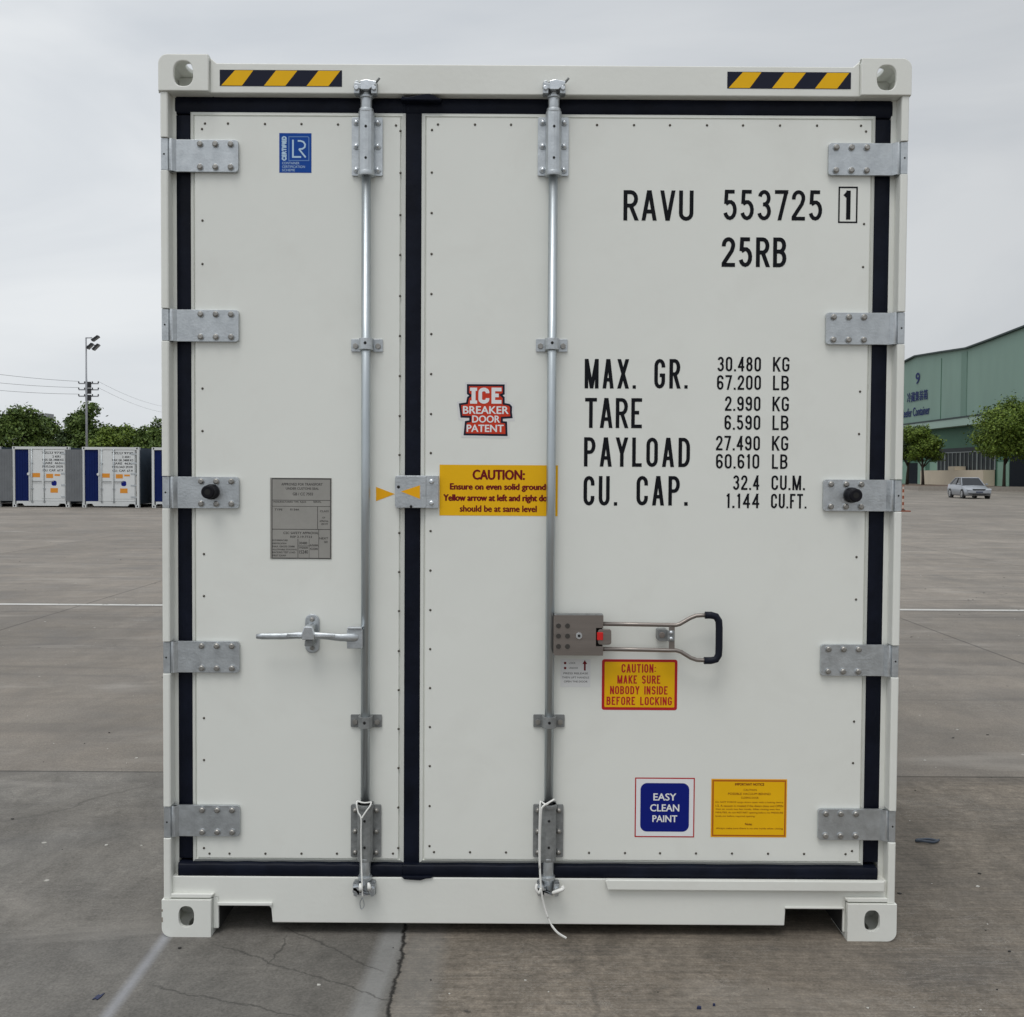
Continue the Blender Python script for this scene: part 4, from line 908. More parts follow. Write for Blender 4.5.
# ------------------------------------------------------------------ cords tied on the rods (hang from the rods: things of their own)
def curve_pts(pp, n=5):
    pp = [Vector(p) for p in pp]; o = []
    for i in range(len(pp) - 1):
        p0 = pp[max(i - 1, 0)]; p1 = pp[i]; p2 = pp[i + 1]; p3 = pp[min(i + 2, len(pp) - 1)]
        for j in range(n):
            t = j / n; o.append(.5 * ((2 * p1) + (-p0 + p2) * t + (2 * p0 - 5 * p1 + 4 * p2 - p3) * t * t + (-p0 + 3 * p1 - 3 * p2 + p3) * t ** 3))
    return o + [pp[-1]]
c_ = lambda px, py, y: tuple(onY(px, py, y))
mb = MB()
mb.tube(curve_pts([c_(357, 801, -.012), c_(356.6, 804, -.022), c_(358, 812, -.026), c_(361, 818.5, -.028), c_(361, 835, -.025), c_(361.3, 860, -.024), c_(362, 880, -.036), c_(362.5, 897, -.036)]), .0026, M['cord'], 8)
mb.tube(curve_pts([c_(371.5, 802, -.012), c_(370, 806, -.022), c_(366, 811.5, -.026), c_(361.5, 818.5, -.028)]), .0026, M['cord'], 8)
mb.tube(curve_pts([c_(357, 801, -.012), c_(364, 802.8, -.022), c_(371.5, 802, -.012)]), .0026, M['cord'], 8)
mb.tube(curve_pts([c_(362.5, 897, -.036), c_(360, 903, -.03), c_(361.5, 909, -.028), c_(364.2, 905, -.028), c_(362.8, 898, -.034)]), .0016, M['galv'], 8)
for dx in (-2, 6.5):
    q_ = c_(362 + dx, 887 - dx * .1, -.036); mb.tube([(q_[0], q_[1], q_[2] + .012), (q_[0] + .004, q_[1] - .008, q_[2]), (q_[0] + .001, q_[1], q_[2] - .012)], [.004, .0075, .005], M['cord'], 8)
tag(mb.build('tie_cord'), 'white cord looped at the foot of the left lock rod, with a wire ring', 'cord', 'cords tied round the lock rods')
mb = MB()
mb.tube(curve_pts([c_(554.5, 799.3, -.028), c_(549, 802.5, -.032), c_(543, 806.5, -.034), c_(541, 813, -.033), c_(540, 840, -.030), c_(540, 870, -.034), c_(541.5, 892, -.036), c_(544, 905, -.032), c_(548, 918, -.034)]), [.0034] * 41, M['cord'], 8)
mb.tube(curve_pts([c_(541, 801.5, -.02), c_(540, 806, -.033), c_(539.2, 840, -.034), c_(539.5, 868, -.036)]), .003, M['cord'], 8)
mb.tube(curve_pts([c_(541, 801.5, -.02), c_(546, 804.5, -.033), c_(549, 802.5, -.032)]), .003, M['cord'], 8)
mb.tube(curve_pts([c_(548, 918, -.034), c_(552, 926, -.042), c_(558, 933, -.052), c_(566.5, 938.3, -.062)]), [.0026] * 5 + [.0045] * 11, M['cord'], 8, flat=.4)
mb.tube(curve_pts([c_(537, 884, -.034), c_(536, 889, -.04), c_(539, 893, -.038), c_(541, 888, -.036)]), .0045, M['cord'], 8); mb.tube(curve_pts([c_(553, 893, -.034), c_(558, 891, -.044), c_(563, 889, -.04), c_(562, 886, -.036)]), .0062, M['cord'], 8)
tag(mb.build('tie_cord'), 'long white cord on the right lock rod, its end dangling below the sill', 'cord', 'cords tied round the lock rods')

# ------------------------------------------------------------------ foliage
def leaf_mat(name, c1, c2):
    m = bpy.data.materials.new(name); m.use_nodes = True; t = m.node_tree; b = t.nodes['Principled BSDF']
    g_ = N(t, 'ShaderNodeNewGeometry'); r = N(t, 'ShaderNodeMapRange'); lk(t, g_.outputs['Random Per Island'], r.inputs['Value'])
    x = N(t, 'ShaderNodeMix', data_type='RGBA'); lk(t, r.outputs[0], x.inputs[0]); x.inputs[6].default_value = (*c1, 1); x.inputs[7].default_value = (*c2, 1)
    lk(t, x.outputs[2], b.inputs['Base Color']); b.inputs['Roughness'].default_value = .6; b.inputs['Specular IOR Level'].default_value = .3
    return m
M['leafA'] = leaf_mat('broadleaf_foliage', (.036, .070, .012), (.130, .190, .040))
M['leafB'] = leaf_mat('bright_foliage', (.046, .086, .008), (.175, .245, .034))
M['leafC'] = leaf_mat('dark_foliage', (.020, .042, .012), (.062, .100, .026))
M['bark'] = mat('bark', (.045, .035, .026), .9, var=.3, vscale=6)
def tree(name, x, y, h, rad, trunk_h, seed, lm, nl, leaf, label, cat, group, lobes=9, squash=.8, trunk_r=.14):
    rnd = random.Random(seed); z0 = gz(x, y)
    root = empty(name, (x, y, z0)); tag(root, label, cat, group)
    L = []; ch = h - trunk_h
    for i in range(lobes):
        a = rnd.uniform(0, 6.28); q = rnd.uniform(.15, .62) * rad; zz = trunk_h + ch * rnd.uniform(.25, .78)
        L.append((Vector((q * math.cos(a), q * math.sin(a), zz)), rnd.uniform(.34, .52) * rad))
    L.append((Vector((rnd.uniform(-.1, .1) * rad, 0, trunk_h + ch * .5)), rad * .68)); L.append((Vector((rnd.uniform(-.2, .2) * rad, 0, h - rad * .42)), rad * .42))
    L = [(Vector((c.x, c.y, min(c.z, h - r * .8))), r) for c, r in L]
    mb = MB(); t = MB()
    top = Vector((rnd.uniform(-.1, .1), rnd.uniform(-.1, .1), trunk_h + ch * .55))
    t.tube([(x, y, z0 - .05), (x + top.x * .3, y + top.y * .3, z0 + trunk_h * .5), (x + top.x, y + top.y, z0 + trunk_h), (x + top.x, y + top.y, z0 + top.z)], [trunk_r * 1.3, trunk_r, trunk_r * .8, trunk_r * .3], M['bark'], 8)
    for c, r in L[:6]:
        t.tube([(x + top.x * .7, y + top.y * .7, z0 + trunk_h * .95), (x + c.x * .5, y + c.y * .5, z0 + (trunk_h + c.z) * .5), (x + c.x, y + c.y, z0 + c.z)], [trunk_r * .5, trunk_r * .35, trunk_r * .12], M['bark'], 6)
    t.build('trunk', root)
    tot = sum(r * r for c, r in L)
    # twig clumps: leaves gather round random clump centres on every lobe
    vs = []; fs = []
    for c, r in L:
        k_ = int(nl * r * r / tot); nclump = max(8, k_ // 26)
        cl = []
        for _ in range(nclump):
            u = Vector((rnd.gauss(0, 1), rnd.gauss(0, 1), rnd.gauss(0, 1))).normalized(); cl.append((c + Vector((u.x, u.y, u.z * squash)) * r * rnd.choice([1.0, .95, .85, .6]) * rnd.uniform(.9, 1.1), u))
        for j in range(k_):
            cc, u0 = cl[j % nclump]; s = r * .13 + leaf * .35
            p = cc + Vector((rnd.gauss(0, s), rnd.gauss(0, s), rnd.gauss(0, s * .7)))
            nrm = (u0 * .8 + Vector((rnd.gauss(0, .6), rnd.gauss(0, .6), rnd.gauss(.35, .5)))).normalized()
            e1 = nrm.orthogonal().normalized(); e1 = (Matrix.Rotation(rnd.uniform(0, 6.28), 3, nrm) @ e1); e2 = nrm.cross(e1); lf = leaf * rnd.uniform(.6, 1.4)
            o = len(vs); P_ = Vector((x, y, z0)) + p
            vs += [P_ - e1 * lf * .5, P_ + e2 * lf * .32, P_ + e1 * lf * .5, P_ - e2 * lf * .32]; fs.append((o, o + 1, o + 2, o + 3))
    me = bpy.data.meshes.new('crown'); me.from_pydata([tuple(v) for v in vs], [], fs); me.materials.append(M[lm])
    o = bpy.data.objects.new('crown', me); col.objects.link(o); o.parent = root; o.matrix_parent_inverse = world_of(root).inverted()
    return root
def spot(px, dep):      # world x of photo column px at depth y=dep
    d = ray(px, 480); return CAM.x + d.x / d.y * (dep - CAM.y)
def hgt(px, py, dep): return onY(px, py, dep).z - gz(0, dep)
# row of trees beyond the parked containers
rows = [(-14, 408, 66, 2.2, 'leafA', 'dark broad tree cut by the left edge of the photo, beyond the containers'),
        (23, 403, 66, 1.9, 'leafA', 'tall round tree at far left rising highest above the leftmost container doors'),
        (41, 414, 70, 1.45, 'leafA', 'rounded tree directly in front of the distant grey tower block'),
        (60, 430, 74, 1.1, 'leafC', 'low dark tree in the dip just left of the lamp mast'),
        (87, 402, 74, 1.5, 'leafA', 'tall peaked tree growing right behind the lamp mast'),
        (74, 414, 80, 1.5, 'leafC', 'mid green tree left of the lamp mast with its top at half the mast height'),
        (106, 423, 72, 1.5, 'leafB', 'yellowish low tree, first to the right of the lamp mast'),
        (124, 424, 74, 1.5, 'leafB', 'yellowish low tree, second to the right of the lamp mast'),
        (140, 429, 78, 1.3, 'leafA', 'small green tree left of the one against the big container'),
        (156, 419, 72, 1.8, 'leafA', 'dark green tree half hidden by the left edge of the big white container')]
for i, (px, py, dep, rad, lm, lab) in enumerate(rows):
    tree('broadleaf_tree', spot(px, dep), dep, hgt(px, py, dep), rad, 1.3, 20 + i, lm, 9000, .20, lab, 'tree', 'trees in a row beyond the parked containers', lobes=8)
# trees before the warehouse
tree('street_tree', spot(923, 118), 118, hgt(921, 424, 118), 2.25, 2.1, 51, 'leafB', 12000, .22, 'smaller round tree between the big container and the parked car', 'tree', 'trees before the green warehouse', trunk_r=.16, lobes=10)
tree('street_tree', spot(907, 121), 121, hgt(907, 430, 121), 1.9, 2.2, 53, 'leafC', 9000, .22, 'tree in front of the warehouse mostly hidden behind the right edge of the big container', 'tree', 'trees before the green warehouse', trunk_r=.16)
tree('street_tree', spot(1004, 100), 100, hgt(1005, 397, 100), 4.1, 2.5, 52, 'leafB', 30000, .23, 'large round tree at the right edge of the photo, behind the car', 'tree', 'trees before the green warehouse', lobes=13, trunk_r=.15)
# far woods along the horizon
rnd = random.Random(5); vs = []; fs = []
for i in range(26000):
    a = rnd.uniform(-1.25, 1.25); d = rnd.uniform(235, 262); x = d * math.sin(a) ; y = d * math.cos(a)
    top = 3.4 + 1.6 * math.sin(a * 23) + 1.1 * math.sin(a * 71 + 1) + .6 * math.sin(a * 190)
    z = .5 + rnd.random() ** .8 * top; s = rnd.uniform(.5, 1.2)
    nrm = Vector((rnd.gauss(0, 1), rnd.gauss(-.6, 1), rnd.gauss(.5, 1))).normalized(); e1 = nrm.orthogonal().normalized() * s; e2 = nrm.cross(e1)
    o = len(vs); P_ = Vector((x, y, z)); vs += [P_ - e1, P_ - e2 * .7, P_ + e1, P_ + e2 * .7]; fs.append((o, o + 1, o + 2, o + 3))
me = bpy.data.meshes.new('distant_woods'); me.from_pydata([tuple(v) for v in vs], [], fs); me.materials.append(M['leafC']); o = bpy.data.objects.new('distant_woods', me); col.objects.link(o)
tag(o, 'low dark belt of woods along the horizon', 'woods', kind='stuff')

# ------------------------------------------------------------------ parked containers at the left
M['fwhite'] = mat('far_container_white', (.62, .64, .64), .5, var=.03)
M['fdoor'] = mat('far_door_white', (.66, .68, .68), .45, var=.03)
M['fblue'] = mat('far_panel_blue', (.006, .016, .095), .45, var=.12, vscale=3, spec=0.1)
M['fgrey'] = mat('far_panel_grey', (.155, .165, .175), .6, var=.10, vscale=2, spec=0.2)
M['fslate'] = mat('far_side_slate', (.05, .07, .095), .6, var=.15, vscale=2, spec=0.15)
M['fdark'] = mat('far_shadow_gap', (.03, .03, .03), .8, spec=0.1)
M['forange'] = mat('far_orange_sticker', (.70, .27, .02), .5)
def parked(x0, y, folded, side, label):
    root = empty('parked_container', (x0 + W, y, 0)); tag(root, label, 'shipping container', 'containers parked in a row across the yard')
    h = 2.591; X = lambda q: x0 + q; fl = 6.06
    for sx in (0, 1):
        for zz in (0, h - .118):
            for yy in (0, fl - .178):
                mb = MB(); a = X(0 if sx == 0 else 2.438 - .162); mb.box(a, a + .162, y + yy, y + yy + .178, zz, zz + .118, M['fwhite'])
                if yy == 0:
                    cx = a + .081; cz = zz + .06; q = rrect((cx - .032, cx + .032, cz - .04, cz + .04), .028, 4); mb.add([(u, y - .002, v) for u, v in q], [tuple(range(len(q)))], M['fdark'])
                mb.build('corner_casting', root)
    for a in (0, 2.438 - .10):
        mb = MB(); mb.box(X(a), X(a + .10), y, y + .12, .1185, h - .1185, M['fwhite']); mb.build('corner_post', root)
    mb = MB(); mb.box(X(.1625), X(2.438 - .1625), y + .004, y + .12, h - .115, h - .004, M['fwhite']); mb.build('top_rail', root)
    mb = MB(); mb.prism([(X(.163), .26), (X(.163), .10), (X(.22), .16), (X(.42), .16), (X(.50), .06), (X(1.94), .06), (X(2.02), .16), (X(2.22), .16), (X(2.275), .10), (X(2.275), .26)], y + .006, y + .13, M['fwhite']); mb.build('bottom_sill', root)
    mb = MB(); mb.box(X(.101), X(.70), y + .06, y + .10, .262, h - .118, M['fblue'])
    for i in range(5): mb.box(X(.14 + i * .11), X(.18 + i * .11), y + .048, y + .0605, .27, h - .12, M['fblue'])
    mb.build('blue_door', root, label='blue left door leaf')
    mb = MB(); xd0, xd1 = X(.74), X(2.28); mb.box(xd0, xd1, y + .015, y + .10, .27, h - .128, M['fdoor']); mb.box(X(.702), xd0 - .001, y - .01, y + .11, .262, h - .119, M['fwhite'])
    for s, a, b_, zz in (('SZLU 9730', .55, 1.45, 2.33), ('2 45R1', .98, 1.32, 2.17), ('MAX. GR. 34000 KG', .55, 1.45, 2.03), ('TARE  4630', .58, 1.40, 1.89), ('PAYLOAD 29370', .55, 1.42, 1.74), ('CU. CAP. 67.9', .56, 1.42, 1.58)):
        text_fit(mb, s, (xd0 + a, xd0 + b_, zz - .045, zz + .045), y + .0130, M['ink'], .03)
    for a in (xd1 - .03, xd0 + .03):
        mb.box(a - .004, a + .004, y + .012, y + .0145, .28, h - .14, M['fdark'])
    for zz in (.36, h - .22): mb.box(xd0 + .5, xd1 - .06, y + .0125, y + .0145, zz, zz + .006, M['fdark'])
    dd = mb.build('white_door', root, label='white right door leaf with black print and stickers')
    for (a, b_, c1, c2, m_) in ((.12, .44, 1.28, 1.46, 'forange'), (.70, 1.00, 1.25, 1.43, 'forange'), (1.06, 1.30, 1.34, 1.42, 'forange'), (.88, 1.20, .62, .82, 'forange')):
        mb = MB(); mb.box(xd0 + a, xd0 + b_, y + .0115, y + .0145, c1, c2, M[m_]); mb.build('sticker', dd, label='orange rectangular sticker')
    mb = MB(); q = rrect((xd0 + .93, xd0 + 1.15, .92, 1.14), .08, 5); mb.prism(q, y + .0115, y + .0145, M['blue']); mb.build('sticker', dd, label='round blue sticker')
    for xx, hx in ((.10, .62), (.62, .66)):
        mb = MB(); mb.tube([(xd0 + xx, y - .012, .20), (xd0 + xx, y - .012, h - .08)], .014, M['galv_rod'], 8)
        for zz in (.24, .8, 1.9, h - .11): mb.box(xd0 + xx - .05, xd0 + xx + .05, y - .02, y + .0145, zz - .02, zz + .02, M['galv'])
        mb.box(xd0 + xx, xd0 + xx + .42, y - .03, y - .018, 1.09, 1.12, M['galv_dark']); mb.build('lock_rod', root)
    for zz in (.45, .95, 1.45, 1.9, 2.3):
        mb = MB(); mb.box(xd1 - .20, xd1 + .05, y + .004, y + .0145, zz - .035, zz + .035, M['galv']); mb.build('hinge', root)
    mb = MB(); mb.tube([(X(.70), y - .035, 1.42), (X(.70), y - .005, 1.42)], .06, M['fwhite'], 12); mb.build('door_stop', root)
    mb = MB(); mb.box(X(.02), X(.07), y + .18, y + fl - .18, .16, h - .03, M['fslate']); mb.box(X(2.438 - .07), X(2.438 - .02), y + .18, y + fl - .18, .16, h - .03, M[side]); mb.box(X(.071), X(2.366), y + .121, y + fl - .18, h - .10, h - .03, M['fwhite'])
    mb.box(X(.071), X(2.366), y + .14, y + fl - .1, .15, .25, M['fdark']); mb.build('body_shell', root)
    if folded:
        mb = MB(); mb.box(X(2.295), X(2.438 + .555), y - .05, y - .012, .26, h - .118, M['fgrey'])
        for i in range(6): mb.box(X(2.33 + i * .11), X(2.345 + i * .11), y - .055, y - .0495, .28, h - .14, M['fgrey'])
        mb.build('folded_door', root, label='plain grey door leaf folded back over the gap')
    return root
FY = 42.0
xa_ = spot(12.4, FY); xb_ = spot(82.1, FY); stp = xb_ - xa_
parked(xa_ - stp, FY, True, 'fslate', 'container at the very left edge of the photo, only its grey folded door in view')
parked(xa_, FY, True, 'fslate', 'white and blue container with grey folded door, left of the lamp mast')
parked(xb_, FY, False, 'fslate', 'white container with blue left door and white right post, straight below the lamp mast')
parked(xb_ + stp, FY, False, 'fslate', 'container hidden behind the big container except for its blue left edge')

# ------------------------------------------------------------------ lamp mast, pole, wires, far tower
M['mast'] = mat('mast_grey_steel', (.30, .31, .33), .5, .4)
M['wire'] = mat('weathered_wire', (.22, .23, .24), .6)
M['lampblk'] = mat('floodlight_housing', (.03, .032, .035), .5, spec=0.2)
M['lampglass'] = mat('floodlight_glass', (.18, .20, .22), .15)
MY = 56.0
def at(px, py, Y): p = onY(px, py, Y); return Vector((p.x, Y, p.z))
p = at(86, 337.5, MY); root = empty('lamp_mast', (p.x, MY, 0)); tag(root, 'slim grey lamp mast with three dark floodlights at its top, behind the parked containers', 'lamp mast')
mb = MB(); mb.tube([(p.x, MY, 0), (p.x, MY, p.z * .5), (p.x, MY, p.z)], [.075, .055, .04], M['mast'], 12); mb.tube([(p.x, MY, 0), (p.x, MY, .05)], .2, M['mast'], 12); mb.build('mast', root)
mb = MB(); q = at(92, 337.8, MY); mb.tube([(p.x, MY, p.z - .02), (q.x, MY, q.z)], .03, M['mast'], 8); q = at(96, 346, MY); mb.tube([(p.x, MY, q.z), (q.x, MY, q.z + .05)], .025, M['mast'], 8); mb.build('arm', root)
for (a, b_, c, d) in ((92.3, 340.6, 98.6, 336.2), (87.6, 348.6, 92.6, 343.6), (93.2, 349.8, 98.8, 344.4)):
    u, v = at(a, b_, MY), at(c, d, MY); mb = MB(); dd = (v - u); w = Vector((-dd.z, 0, dd.x)).normalized() * .055
    for off, mm, k1 in ((Vector((0, 0, 0)), 'lampblk', 1.0), (-w * 1.15, 'lampglass', .85)):
        cs = [u + w + off, v + w + off, v - w + off, u - w + off] if k1 == 1 else [u - w * .9 + off * .2, v - w * .9 + off * .2, v - w * 1.15, u - w * 1.15]
        mb.prism([(s_.x, s_.z) for s_ in cs], MY - .16, MY + .16, M[mm])
    mb.build('floodlight', root)
PY = 66.0; p = at(86.4, 379.5, PY); root = empty('utility_pole', (p.x, PY, 0)); tag(root, 'utility pole with three crossarms and dark equipment, lined up with the lamp mast', 'utility pole')
mb = MB(); mb.tube([(p.x, PY, 0), (p.x, PY, p.z)], [.07, .06], M['mast'], 10); mb.build('pole', root)
attach = []
for py in (383.5, 389.7, 396.2):
    u, v = at(78.8, py, PY), at(98.3, py, PY); mb = MB(); mb.box(u.x, v.x, PY - .05, PY + .05, u.z - .035, u.z + .035, M['mast'])
    for s in (u, v, (u * .7 + v * .3), (u * .3 + v * .7)):
        mb.tube([(s.x, PY, s.z + .03), (s.x, PY, s.z + .14)], [.05, .035], M['lampblk'], 8)
    mb.build('crossarm', root); attach.append((u, v))
for py0, py1 in ((382, 388), (388.5, 394), (395, 401)):
    u, v = at(86.6, py1, PY), at(92, py0, PY); mb = MB(); mb.box(u.x, v.x, PY - .22, PY - .105, u.z, v.z, M['lampblk']); mb.build('switch_box', root)
for i, (py_a, lab) in enumerate(((373, 'uppermost thin wire running left from the utility pole'), (381.5, 'middle thin wire running left from the utility pole'), (389, 'lowest thin wire running left from the utility pole'))):
    u = attach[i][0] + Vector((0, 0, .14)); e = at(0, py_a, 61); d = (e - u); e = u + d * 2.2; e.z = e.z + .3
    pts = [u + (e - u) * t + Vector((0, 0, -.9 * 4 * t * (1 - t) * .25)) for t in [k_ / 24 for k_ in range(25)]]
    mb = MB(); mb.tube(pts, 0.011, M['wire'], 6); tag(mb.build('overhead_wire'), lab, 'wire', 'wires on the utility pole')
for i, (py_a, lab) in enumerate(((404.5, 'upper thin wire sagging right from the utility pole to the big container'), (410.5, 'lower thin wire sagging right from the utility pole to the big container'))):
    u = attach[i][1] + Vector((0, 0, .14)); e = at(160, py_a - 4.5, 95); e = u + (e - u) * 1.6; e.z -= .1
    pts = [u + (e - u) * t + Vector((0, 0, -.5 * 4 * t * (1 - t))) for t in [k_ / 24 for k_ in range(25)]]
    mb = MB(); mb.tube(pts, 0.008, M['wire'], 6); tag(mb.build('overhead_wire'), lab, 'wire', 'wires on the utility pole')
TY = 400; M['tower'] = mat('tower_grey_render', (.30, .31, .33), .8, var=.05); M['twin'] = mat('tower_window', (.10, .11, .12), .3)
u, v = at(31, 413.3, TY), at(47.5, 470, TY); root = empty('tower_block', ((u.x + v.x) / 2, TY, gz(0, TY))); tag(root, 'grey flat-roofed tower block far away, showing between two trees', 'building')
mb = MB(); mb.box(u.x, v.x, TY, TY + 6.0, gz(0, TY), u.z, M['tower']); mb.build('wall', root)
for i in range(4):
    zz = u.z - 1.6 - i * 3.0
    mb = MB(); mb.box(u.x + .4, v.x - .3, TY - .03, TY - .001, zz - 1.3, zz, M['twin']); mb.box(v.x + .001, v.x + .03, TY + .6, TY + 5.4, zz - 1.3, zz, M['twin']); mb.build('window_band', root)

# ------------------------------------------------------------------ green warehouse on the right
M['green'] = mat('warehouse_green_sheet', (.22, .325, .275), .65, var=.06, vscale=.25, stretch=(1, 1, .3), spec=0.25)
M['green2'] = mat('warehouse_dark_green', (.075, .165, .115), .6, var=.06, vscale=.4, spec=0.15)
M['greenl'] = mat('warehouse_light_green', (.20, .34, .26), .55, var=.05)
M['greenband'] = mat('warehouse_band_green', (.160, .255, .21), .65, spec=.25)
M['trimd'] = mat('warehouse_roof_trim', (.022, .042, .042), .6)
M['fascia'] = mat('warehouse_canopy_fascia', (.30, .42, .36), .5)
M['navyp'] = mat('sign_blue_letters', (.010, .022, .12), .5, spec=0.1)
M['beige'] = mat('beige_rendered_wall', (.56, .49, .38), .85, var=.06, vscale=.6)
M['wframe'] = mat('window_frame_white', (.20, .23, .23), .5)
M['wglass'] = mat('window_glass_dark', (.018, .024, .028), .45, spec=.15)
M['wdark'] = mat('dark_doorway', (.012, .016, .022), .7, spec=0.1)
BX = 52.2
def wy(px, py=450): return onX(px, py, BX).y
root = empty('warehouse', (BX, 110, gz(0, 110))); tag(root, 'green sheet-clad warehouse with blue sign lettering on its wall, at the right', 'building')
roof_px = [(905.5, 361.8), (915, 357), (940, 353), (966, 349.2), (990, 340.5), (1024, 327.5)]
prof = [(wy(a), onX(a, b_, BX).z) for a, b_ in roof_px]
prof = [(200, prof[0][1] - 6.5), (165, prof[0][1] - 2.2)] + prof + [(96, prof[-1][1] + 1.2), (80, prof[-1][1] + 1.0), (60, prof[-1][1] - 1.0)]
eav = onX(905, 425.5, BX).z
mb = MB(); mb.prism(prof + [(60, eav), (200, eav)], BX, BX + 60, M['green'], axis='x')
# wall seams and vertical band
for px, w, d_, mm in ((940, .10, .05, 'green2'), (963, 1.5, .08, 'greenband')): 
    yy = wy(px); mb.box(BX - d_, BX - .001, yy - w / 2, yy + w / 2, eav + .02, min(z for y_, z in prof if 95 < y_ < 150) - .3, M[mm])
mb.build('upper_wall', root)
mb = MB()
for i in range(len(prof) - 1):
    (ya, za), (yb2, zb2) = prof[i], prof[i + 1]
    mb.add([(BX - .35, ya, za - .02), (BX - .35, yb2, zb2 - .02), (BX - .35, yb2, zb2 + .16), (BX - .35, ya, za + .16), (BX + 60, ya, za - .12 + .13), (BX + 60, yb2, zb2 - .12 + .13), (BX + 60, yb2, zb2 + .22), (BX + 60, ya, za + .22)],
           [(0, 1, 2, 3), (3, 2, 6, 7), (0, 4, 5, 1), (4, 7, 6, 5), (0, 3, 7, 4), (1, 5, 6, 2)], M['trimd'])
mb.build('roof', root)
mb = MB(); mb.box(BX - 1.2, BX - .001, 60, 200, eav - .95, eav - .10, M['fascia']); mb.box(BX - 1.25, BX - .002, 60, 200, eav - .09, eav + .10, M['trimd']); mb.build('canopy', root)
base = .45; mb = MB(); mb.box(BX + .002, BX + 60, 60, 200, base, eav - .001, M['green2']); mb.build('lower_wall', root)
# light green pilasters, doorways, window band, beige dock
for a, b_ in ((903, 908.5), (918.5, 926), (930.5, 938), (998.5, 1010)):
    y1, y0 = wy(a), wy(b_); mb = MB(); mb.box(BX - .06, BX + .001, y0, y1, base, onX((a + b_) / 2, 462, BX).z, M['greenl']); mb.build('wall_panel', root)
for a, b_, py in ((908.8, 918.2, 463), (1010.5, 1026, 456)):
    y1, y0 = wy(a), wy(b_); mb = MB(); mb.box(BX - .04, BX + .001, y0, y1, base, onX((a + b_) / 2, py, BX).z, M['wdark']); mb.build('doorway', root)
y1, y0 = wy(938.5), wy(996); zt_ = onX(965, 447.5, BX).z; zb_ = onX(965, 470.3, BX).z
mb = MB(); mb.box(BX - .05, BX + .001, y0, y1, zb_, zt_, M['wglass']); wb = mb.build('window_band', root)
mb = MB(); n = 14
for i in range(n + 1):
    yy = y0 + (y1 - y0) * i / n; w = .12 if i % 4 == 0 else .045; mb.box(BX - .12, BX - .051, yy - w, yy + w, zb_ + .01, zt_ - .5, M['wframe'])
for zz in (zb_ + (zt_ - zb_) * .80,): mb.box(BX - .13, BX - .0505, y0, y1, zz - .05, zz + .05, M['wframe'])
mb.build('frame', wb)
mb = MB(); y1, y0 = wy(932), wy(996.5); mb.box(BX - 1.4, BX - .13, y0, y1, base - .2, zb_, M['beige']); yy = wy(964); mb.box(BX - 1.42, BX - .14, yy - .9, yy + .9, zb_ + .001, zb_ + .45, M['beige']); mb.build('loading_dock', root)
# sign letters on the wall
def wtext(s, a, b_, c, d, slant_right, bold=.03):
    mb = MB(); ya, yc = wy(a), wy(c); z1_ = onX((a + c) / 2, b_, BX).z; z0_ = onX((a + c) / 2, d, BX).z
    text_fit(mb, s, (ya, yc, z0_, z1_), BX - .06, M['navyp'], bold, axis='x'); return mb.build('sign_lettering', root, label='dark blue sign lettering on the green wall')
wtext('9', 914.8, 373.2, 918.8, 384.2, 0); wtext('冷藏集装箱', 906.5, 391.2, 927, 401.2, 0, .02); wtext('Reefer Container', 901.5, 407.5, 929.3, 416, 0, .03)

# verge with kerb in front of the warehouse
M['soil'] = mat('red_brown_verge_soil', (.115, .080, .055), .95, var=.3, vscale=1.2, bump=.5, bscale=5); M['kerb'] = mat('kerb_concrete', (.30, .27, .24), .85, var=.1)
mb = MB(); mb.box(38.5, BX - 1.45, 97, 190, -.3, .60, M['soil']); o = mb.build('verge'); tag(o, kind='structure')
mb = MB(); mb.box(38.3, 38.495, 96.8, 190, -.3, .64, M['kerb']); mb.box(38.5, BX + 20, 96.8, 96.995, -.3, .64, M['kerb']); tag(mb.build('kerb'), kind='structure')

# ------------------------------------------------------------------ striped post
M['porange'] = mat('post_orange', (.26, .07, .03), .7, var=.1); M['pwhite'] = mat('post_pale', (.50, .42, .36), .6); M['pblack'] = mat('post_base_black', (.03, .025, .022), .8)
b0 = onZ(902.9, 511.6); top = onY(902.9, 486, b0.y).z; root = empty('striped_post', (b0.x, b0.y, 0)); tag(root, 'thin orange and white striped post beside the right edge of the big container', 'bollard')
mb = MB(); nb = 8
for i in range(nb): mb.tube([(b0.x, b0.y, top * i / nb), (b0.x, b0.y, top * (i + 1) / nb)], 0.04, M['porange' if i % 2 == 0 else 'pwhite'], 12, caps=False)
mb.ball((b0.x, b0.y, top), .055, M['porange'], sz=.5); mb.build('post', root)
mb = MB(); mb.box(b0.x - .18, b0.x + .28, b0.y - .2, b0.y + .2, .001, .05, M['porange']); mb.tube([(b0.x, b0.y, .05), (b0.x, b0.y, .10)], [.12, .07], M['pblack'], 12); mb.build('base', root, bevel=.01)

